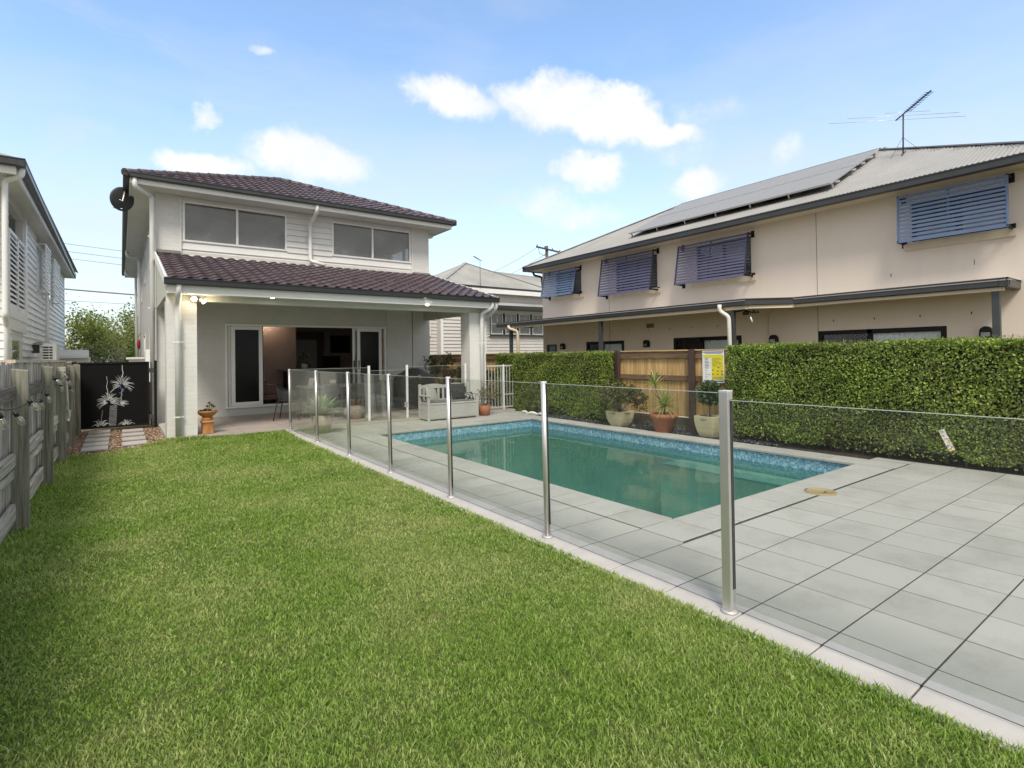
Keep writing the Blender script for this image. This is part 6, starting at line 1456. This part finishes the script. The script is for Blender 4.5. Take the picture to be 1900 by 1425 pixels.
t = thing('ottoman', 'round grey knitted pouf on the porch under the table edge', 'ottoman', (4.28, 11.95, PZ)); MB().lathe([(0, .0), (.17, 0), (.23, .06), (.245, .15), (.21, .24), (.12, .275), (0, .28)], (4.28, 11.95, PZ), 28).build('cover', plain('pouf_knit', (.30, .30, .28), .9, var=.2, scale=60, bmp=.6, bscale=90), t)
t = thing('table_plant', 'fern in a square white pot on the outdoor table', 'potted plant', (4.12, 12.98, .775)); pot_round(t, (4.12, 12.98, .775), .06, .075, .13, M['white'], sq=5); q = MB(); g_ = random.Random(8)
for i in range(60): a = i*2.4; e = .3+1.1*g_.random(); sword(q, (4.12, 12.98, .90), (math.cos(a)*math.cos(e), math.sin(a)*math.cos(e), math.sin(e)), g_.uniform(.14, .27), .018, nseg=4, bend=.7)
q.build('foliage', M['flaxdk'], t)
for k, x in enumerate((3.85, 3.95)):
    t = thing('drinking_glass', ['clear drinking glass on the table, further from the fern', 'clear drinking glass on the table, next to the fern pot'][k], 'glass', (x, 12.92, .775), group='glasses on the outdoor table'); MB().lathe([(0, 0), (.025, 0), (.033, .11), (.030, .11), (.023, .01), (0, .01)], (x, 12.92, .7755), 18).build('tumbler', M['clear'], t)
t = thing('white_bag', 'upright white paper bag on the left end of the outdoor table', 'bag', (3.60, 12.95, .775)); MB().add([(3.53, 12.9, .776), (3.63, 12.9, .776), (3.63, 13.0, .776), (3.53, 13.0, .776), (3.57, 12.92, .97), (3.68, 12.92, .965), (3.68, 12.97, .965), (3.57, 12.97, .97)], [(0,3,2,1),(4,5,6,7),(0,1,5,4),(1,2,6,5),(2,3,7,6),(3,0,4,7)]).build('paper', M['white'], t, bevel=.008)
t = thing('wooden_board', 'small orange brown wooden board on the edge of the outdoor table', 'board', (4.35, 12.8, .78)); MB().box(4.24, 12.76, .776, 4.48, 12.90, .797).build('board', plain('orange_wood', (.42, .17, .06), .5, var=.2, scale=10), t, bevel=.006); MB().tube([(4.48, 12.83, .786), (4.56, 12.83, .786)], .012, 8).build('handle', bpy.data.materials['orange_wood'], t)
# white cover bundle and hose at the pool's far right corner
t = thing('hose', 'white pool hose lying crumpled at the foot of the far hedge', 'hose', (8.1, 10.0, 0)); q = MB()
pts = [(7.75+.05*math.sin(i*.9), 9.95+i*.05-.25, .03+.012*math.sin(i*1.7)) for i in range(16)]; q.tube([(8.0+.03*math.sin(i), 10.6-i*.07, .035+.02*math.sin(i*1.3)) for i in range(14)], .028, 10); q.build('pipe', M['white'], t)

# ================================================================= MIDDLE HOUSE, POLE, WIRES
MH = thing('cottage', 'pale weatherboard cottage with grey pyramid roof seen between the two main houses', 'house', (15, 25, 0))
mb_ = plain('pale_pink_boards', (.58, .555, .53), .6, var=.05, scale=1); MY = 22.25
w = MB(); boards(w, 'Y', MY-.01, -1, 12.2, 14.0, .2, 4.5, .165, .04, [(12.05, 12.2, 0, 1)]); boards(w, 'Y', MY+.6, -1, 11.2, 12.2, .2, 4.6, .165, .03, [(11.45, 11.85, 2.4, 3.9)]); boards(w, 'Y', MY-.01, -1, 14.0, 20.5, .2, 3.7, .165, .03, [(14.85, 18.3, 2.5, 3.6)]); w.build('weatherboards', mb_, MH)
w = MB(); w.box(12.2, MY, 0, 20.5, MY+.15, 4.85); w.box(11.2, MY+.61, 0, 12.2, MY+.7, 4.85); w.box(12.2, MY, 0, 12.3, MY+6, 4.85); w.build('wall', mb_, MH)
for bx_ in ((12.1, MY-.05, .2, 12.22, MY+.02, 4.6), (14.55, MY-.06, .2, 14.62, MY-.01, 3.7), (14.75, MY-.07, 3.57, 18.4, MY+.0, 3.72), (14.75, MY-.1, 2.40, 18.4, MY, 2.418), (12.2, MY-.35, 4.5, 20.5, MY-.3, 4.72), (14.2, MY-.5, 3.78, 20.5, MY-.3, 3.86)): MB().box(*bx_).build('trim', M['white'], MH)
for k in range(4):
    x = 14.9+k*.87; f = MB(); frame(f, 'Y', MY-.08, .06, x, x+.72, 2.5, 3.56, .05); f.box(x+.34, MY-.08, 3.05, x+.38, MY-.02, 3.5); f.box(x+.05, MY-.08, 2.99, x+.67, MY-.02, 3.04); fo = f.build('window', M['white'], MH); MB().box(x+.05, MY-.05, 2.55, x+.67, MY-.045, 3.5).build('pane', M['window_glass'], fo)
    MB().box(x+.0, MY+.02, 2.5, x+.72, MY+.04, 3.6)
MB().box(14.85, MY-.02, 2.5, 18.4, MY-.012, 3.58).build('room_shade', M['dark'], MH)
MB().box(14.8, MY-.16, 2.42, 18.4, MY-.1, 2.46).build('sill', M['dark'], MH)
f = MB(); frame(f, 'Y', MY+.52, .06, 11.45, 11.85, 2.4, 3.9, .05); fo = f.build('window', M['white'], MH); MB().box(11.5, MY+.55, 2.45, 11.8, MY+.56, 3.85).build('pane', M['window_glass'], fo)
f = MB(); f.add([(14.2, MY-.9, 3.80), (20.5, MY-.9, 3.80), (20.5, MY, 4.15), (14.2, MY, 4.15)], [(0, 1, 2, 3)]); f.build('sunhood', M['iron_old'], MH); gt = MB(); gutter_run(gt, (14.2, MY-.95, 3.86), (20.5, MY-.95, 3.90), (0, -1, 0), h=.13); gt.build('gutter', M['gutter'], MH)
rf = MB(); s1 = math.sqrt(1+.5*.5); cz = 4.84
rf.grid(corrugated((11.95, 22.0, cz), (1, 0, 0), (0, 1, .5), 10.5, 3.5*s1, lambda v: (min(v/s1, 3.5), max(7-v/s1, 3.5) if v > 2.3 else 10.5), nv=8)); rf.grid(corrugated((11.95, 22.0, cz), (0, 1, 0), (1, 0, .5), 7, 3.5*s1, lambda v: (min(v/s1, 3.5), max(7-v/s1, 3.5)), nv=5))
rf.grid(corrugated((18.95, 22.0, cz), (0, 1, 0), (-1, 0, .5), 7, 3.5*s1, lambda v: (min(v/s1, 3.5), max(7-v/s1, 3.5)), nv=5)); r2 = rf.build('roof', M['iron_old'], MH, fixn=False)
q = MB(); q.bar((11.95, 22, cz+.01), (15.45, 25.5, cz+1.76), .2, .03); q.bar((18.95, 22, cz+.01), (15.45, 25.5, cz+1.76), .2, .03); q.build('ridge_cap', M['iron'], r2)
gt = MB(); gutter_run(gt, (11.9, 21.97, cz+.02), (20.5, 21.97, cz-.04), (0, -1, 0), h=.16, w=.14); gt.build('gutter', M['gutter'], MH)
antenna('tv_antenna', 'small television antenna on a thin mast above the pale cottage', (14.05, 21.8, 4.75), (14.05, 21.8, 6.05), R(238), .75)
# dark timber pergola bracket beside the cottage / awning corner
PL = thing('power_pole', 'timber power pole with a crossarm behind the cream house', 'power pole', (33.5, 40, 0)); MB().tube([(33.5, 40, 0), (33.5, 40, 12.0)], [.2, .15], 10).build('pole', plain('pole_wood', (.10, .10, .07), .9), PL)
MB().bar((32.2, 40, 11.80), (35.0, 39.6, 11.45), .12, .14).build('crossarm', M['charcoal'], PL)
for i in range(4): x = 32.3+i*.85; MB().lathe([(0, 0), (.05, 0), (.07, .06), (.03, .1), (.06, .16), (0, .2)], (x, 40-(x-32.2)*.14, 11.85-(x-32.2)*.125), 10).build('insulator', M['charcoal'], PL)
MB().tube([(32.4, 39.95, 11.8), (32.5, 39.9, 11.2), (33.1, 39.9, 11.0), (33.5, 39.9, 11.5)], .025, 6).build('jumper_cable', M['dark'], PL)
def wire(label, a, b, sag=.6, r=.018, m=None):
    a = Vector(a); b = Vector(b); pts = [a.lerp(b, i/16)-Vector((0, 0, sag*4*(i/16)*(1-i/16))) for i in range(17)]
    o = MB().tube(pts, r, 5, False).build('power_line', m or M['charcoal']); return tag(o, label, 'power line', 'overhead wires')
grey = plain('wire_grey', (.25, .26, .28), .6)
wire('thin wire from the power pole crossarm, upper of the two running to the left', (32.3, 40, 11.75), (24.5, 40.5, 7.9), .3, .022, grey); wire('thin wire from the power pole crossarm, lower of the two running to the left', (33.3, 40, 11.2), (24.5, 40.8, 6.9), .3, .022, grey)
wire('short wire from the power pole crossarm running right behind the cream roof', (35.0, 40, 11.5), (42, 40, 11.0), .1, .022, grey)
wire('highest of the thin wires crossing the sky between the left house and the brick house', (-12, 40, 9.0), (2.5, 40, 7.95), .1, .014, grey); wire('second thin wire crossing the sky between the left house and the brick house', (-12, 40, 8.6), (2.5, 40, 7.5), .1, .014, grey); wire('third thin wire crossing the sky between the left house and the brick house', (-12, 40, 8.2), (2.5, 40, 7.1), .1, .014, grey)
wire('thick twisted cable crossing low above the trees beside the left house', (-12, 39, 6.2), (3.0, 39, 5.28), .12, .045, grey); wire('thin low wire just above the trees beside the left house', (-12, 39, 5.3), (3.0, 39, 4.75), .1, .014, grey)

# ================================================================= TREES BEYOND THE GATE
def tree(label, base, h, spread, leaves, lsz, lm, seed, bark=None, bare=0., group='trees beyond the gate', dirs=7, low=.3, wide=1.0):
    g_ = random.Random(seed); t = thing('tree', label, 'tree', base, group=group); s = MB(); tips = []; b = Vector(base)
    def grow(p, d, L, r, lv):
        n_ = 4; pts = [p]; rs = [r]
        for i in range(n_):
            d = (d+Vector((g_.gauss(0, .16), g_.gauss(0, .16), g_.gauss(.03, .10)))).normalized(); p = p+d*L/n_; pts.append(p); rs.append(r*(1-.55*(i+1)/n_))
        s.tube(pts, rs, 6 if lv < 2 else 4, False)
        if lv >= 2: tips.extend([(q_, d) for q_ in pts[1:]])
        if lv < 4:
            for k in range(3 if lv else dirs):
                q_ = pts[g_.randrange(2, n_+1)] if lv else pts[g_.randrange(1, n_+1)]; d2 = (d*.55+Vector((g_.gauss(0, .65)*wide, g_.gauss(0, .65)*wide, g_.gauss(.22, .4)))).normalized(); grow(q_, d2, L*g_.uniform(.55, .8), r*.5, lv+1)
    grow(b, Vector((0, 0, 1)), h*.45, .035*h*.5, 0); s.build('trunk', bark or M['branch'], t, fixn=False)
    n = leaves; V = np.zeros((n, 4, 3)); ix = np.array([g_.randrange(len(tips)) for _ in range(n)]); TP_ = np.array([tuple(a) for a, _ in tips]); P = TP_[ix]+np.random.default_rng(seed).normal(0, spread, (n, 3)); gg = np.random.default_rng(seed+1)
    T = gg.normal(0, 1, (n, 3)); T /= np.linalg.norm(T, axis=1, keepdims=True); S = np.cross(T, gg.normal(0, 1, (n, 3))); S /= np.linalg.norm(S, axis=1, keepdims=True); L = (lsz*gg.uniform(.5, 1.3, n))[:, None]
    V[:, 0] = P; V[:, 1] = P+T*L*.5+S*L*.3; V[:, 2] = P+T*L; V[:, 3] = P+T*L*.5-S*L*.3; i = np.arange(n)*4; fast_mesh('crown', V.reshape(-1, 3), np.stack([i, i+1, i+2, i+3], 1), lm, t); return t
tree('leafy green tree beside the far corner of the left house, beyond the gate', (-2.3, 38, 0), 4.7, .22, 5200, .14, M['tree_leaf'], 21)
tree('tall spreading green tree behind the gate, against the brick house', (.7, 38, 0), 5.1, .24, 8500, .13, M['tree_leaf'], 22)
tree('half bare pale twiggy shrub in the middle behind the gate', (-.5, 32, 0), 3.1, .10, 900, .10, M['tree_leaf'], 23, bark=M['branch_pale'], dirs=16)
tree('feathery low green shrub left of the twiggy shrub behind the gate', (-1.6, 33, 0), 2.4, .16, 2200, .12, M['tree_leaf_dark'], 24, dirs=8)
tree('dense dark bush low behind the gate beside the brick house', (.9, 34, 0), 2.2, .20, 2600, .15, M['tree_leaf_dark'], 25, dirs=8)
tree('tall broad tree far behind the row of trees beyond the gate', (-.4, 46, 0), 4.4, .35, 6000, .17, M['tree_leaf'], 26, dirs=9, wide=1.4)
# far fence closing the side passage
q = MB(); q.box(-2.0, 30.2, 0, .64, 30.25, 1.2); t = tag(q.build('back_fence', M['pine_pale']), 'low timber fence at the far end of the side passage', 'fence')
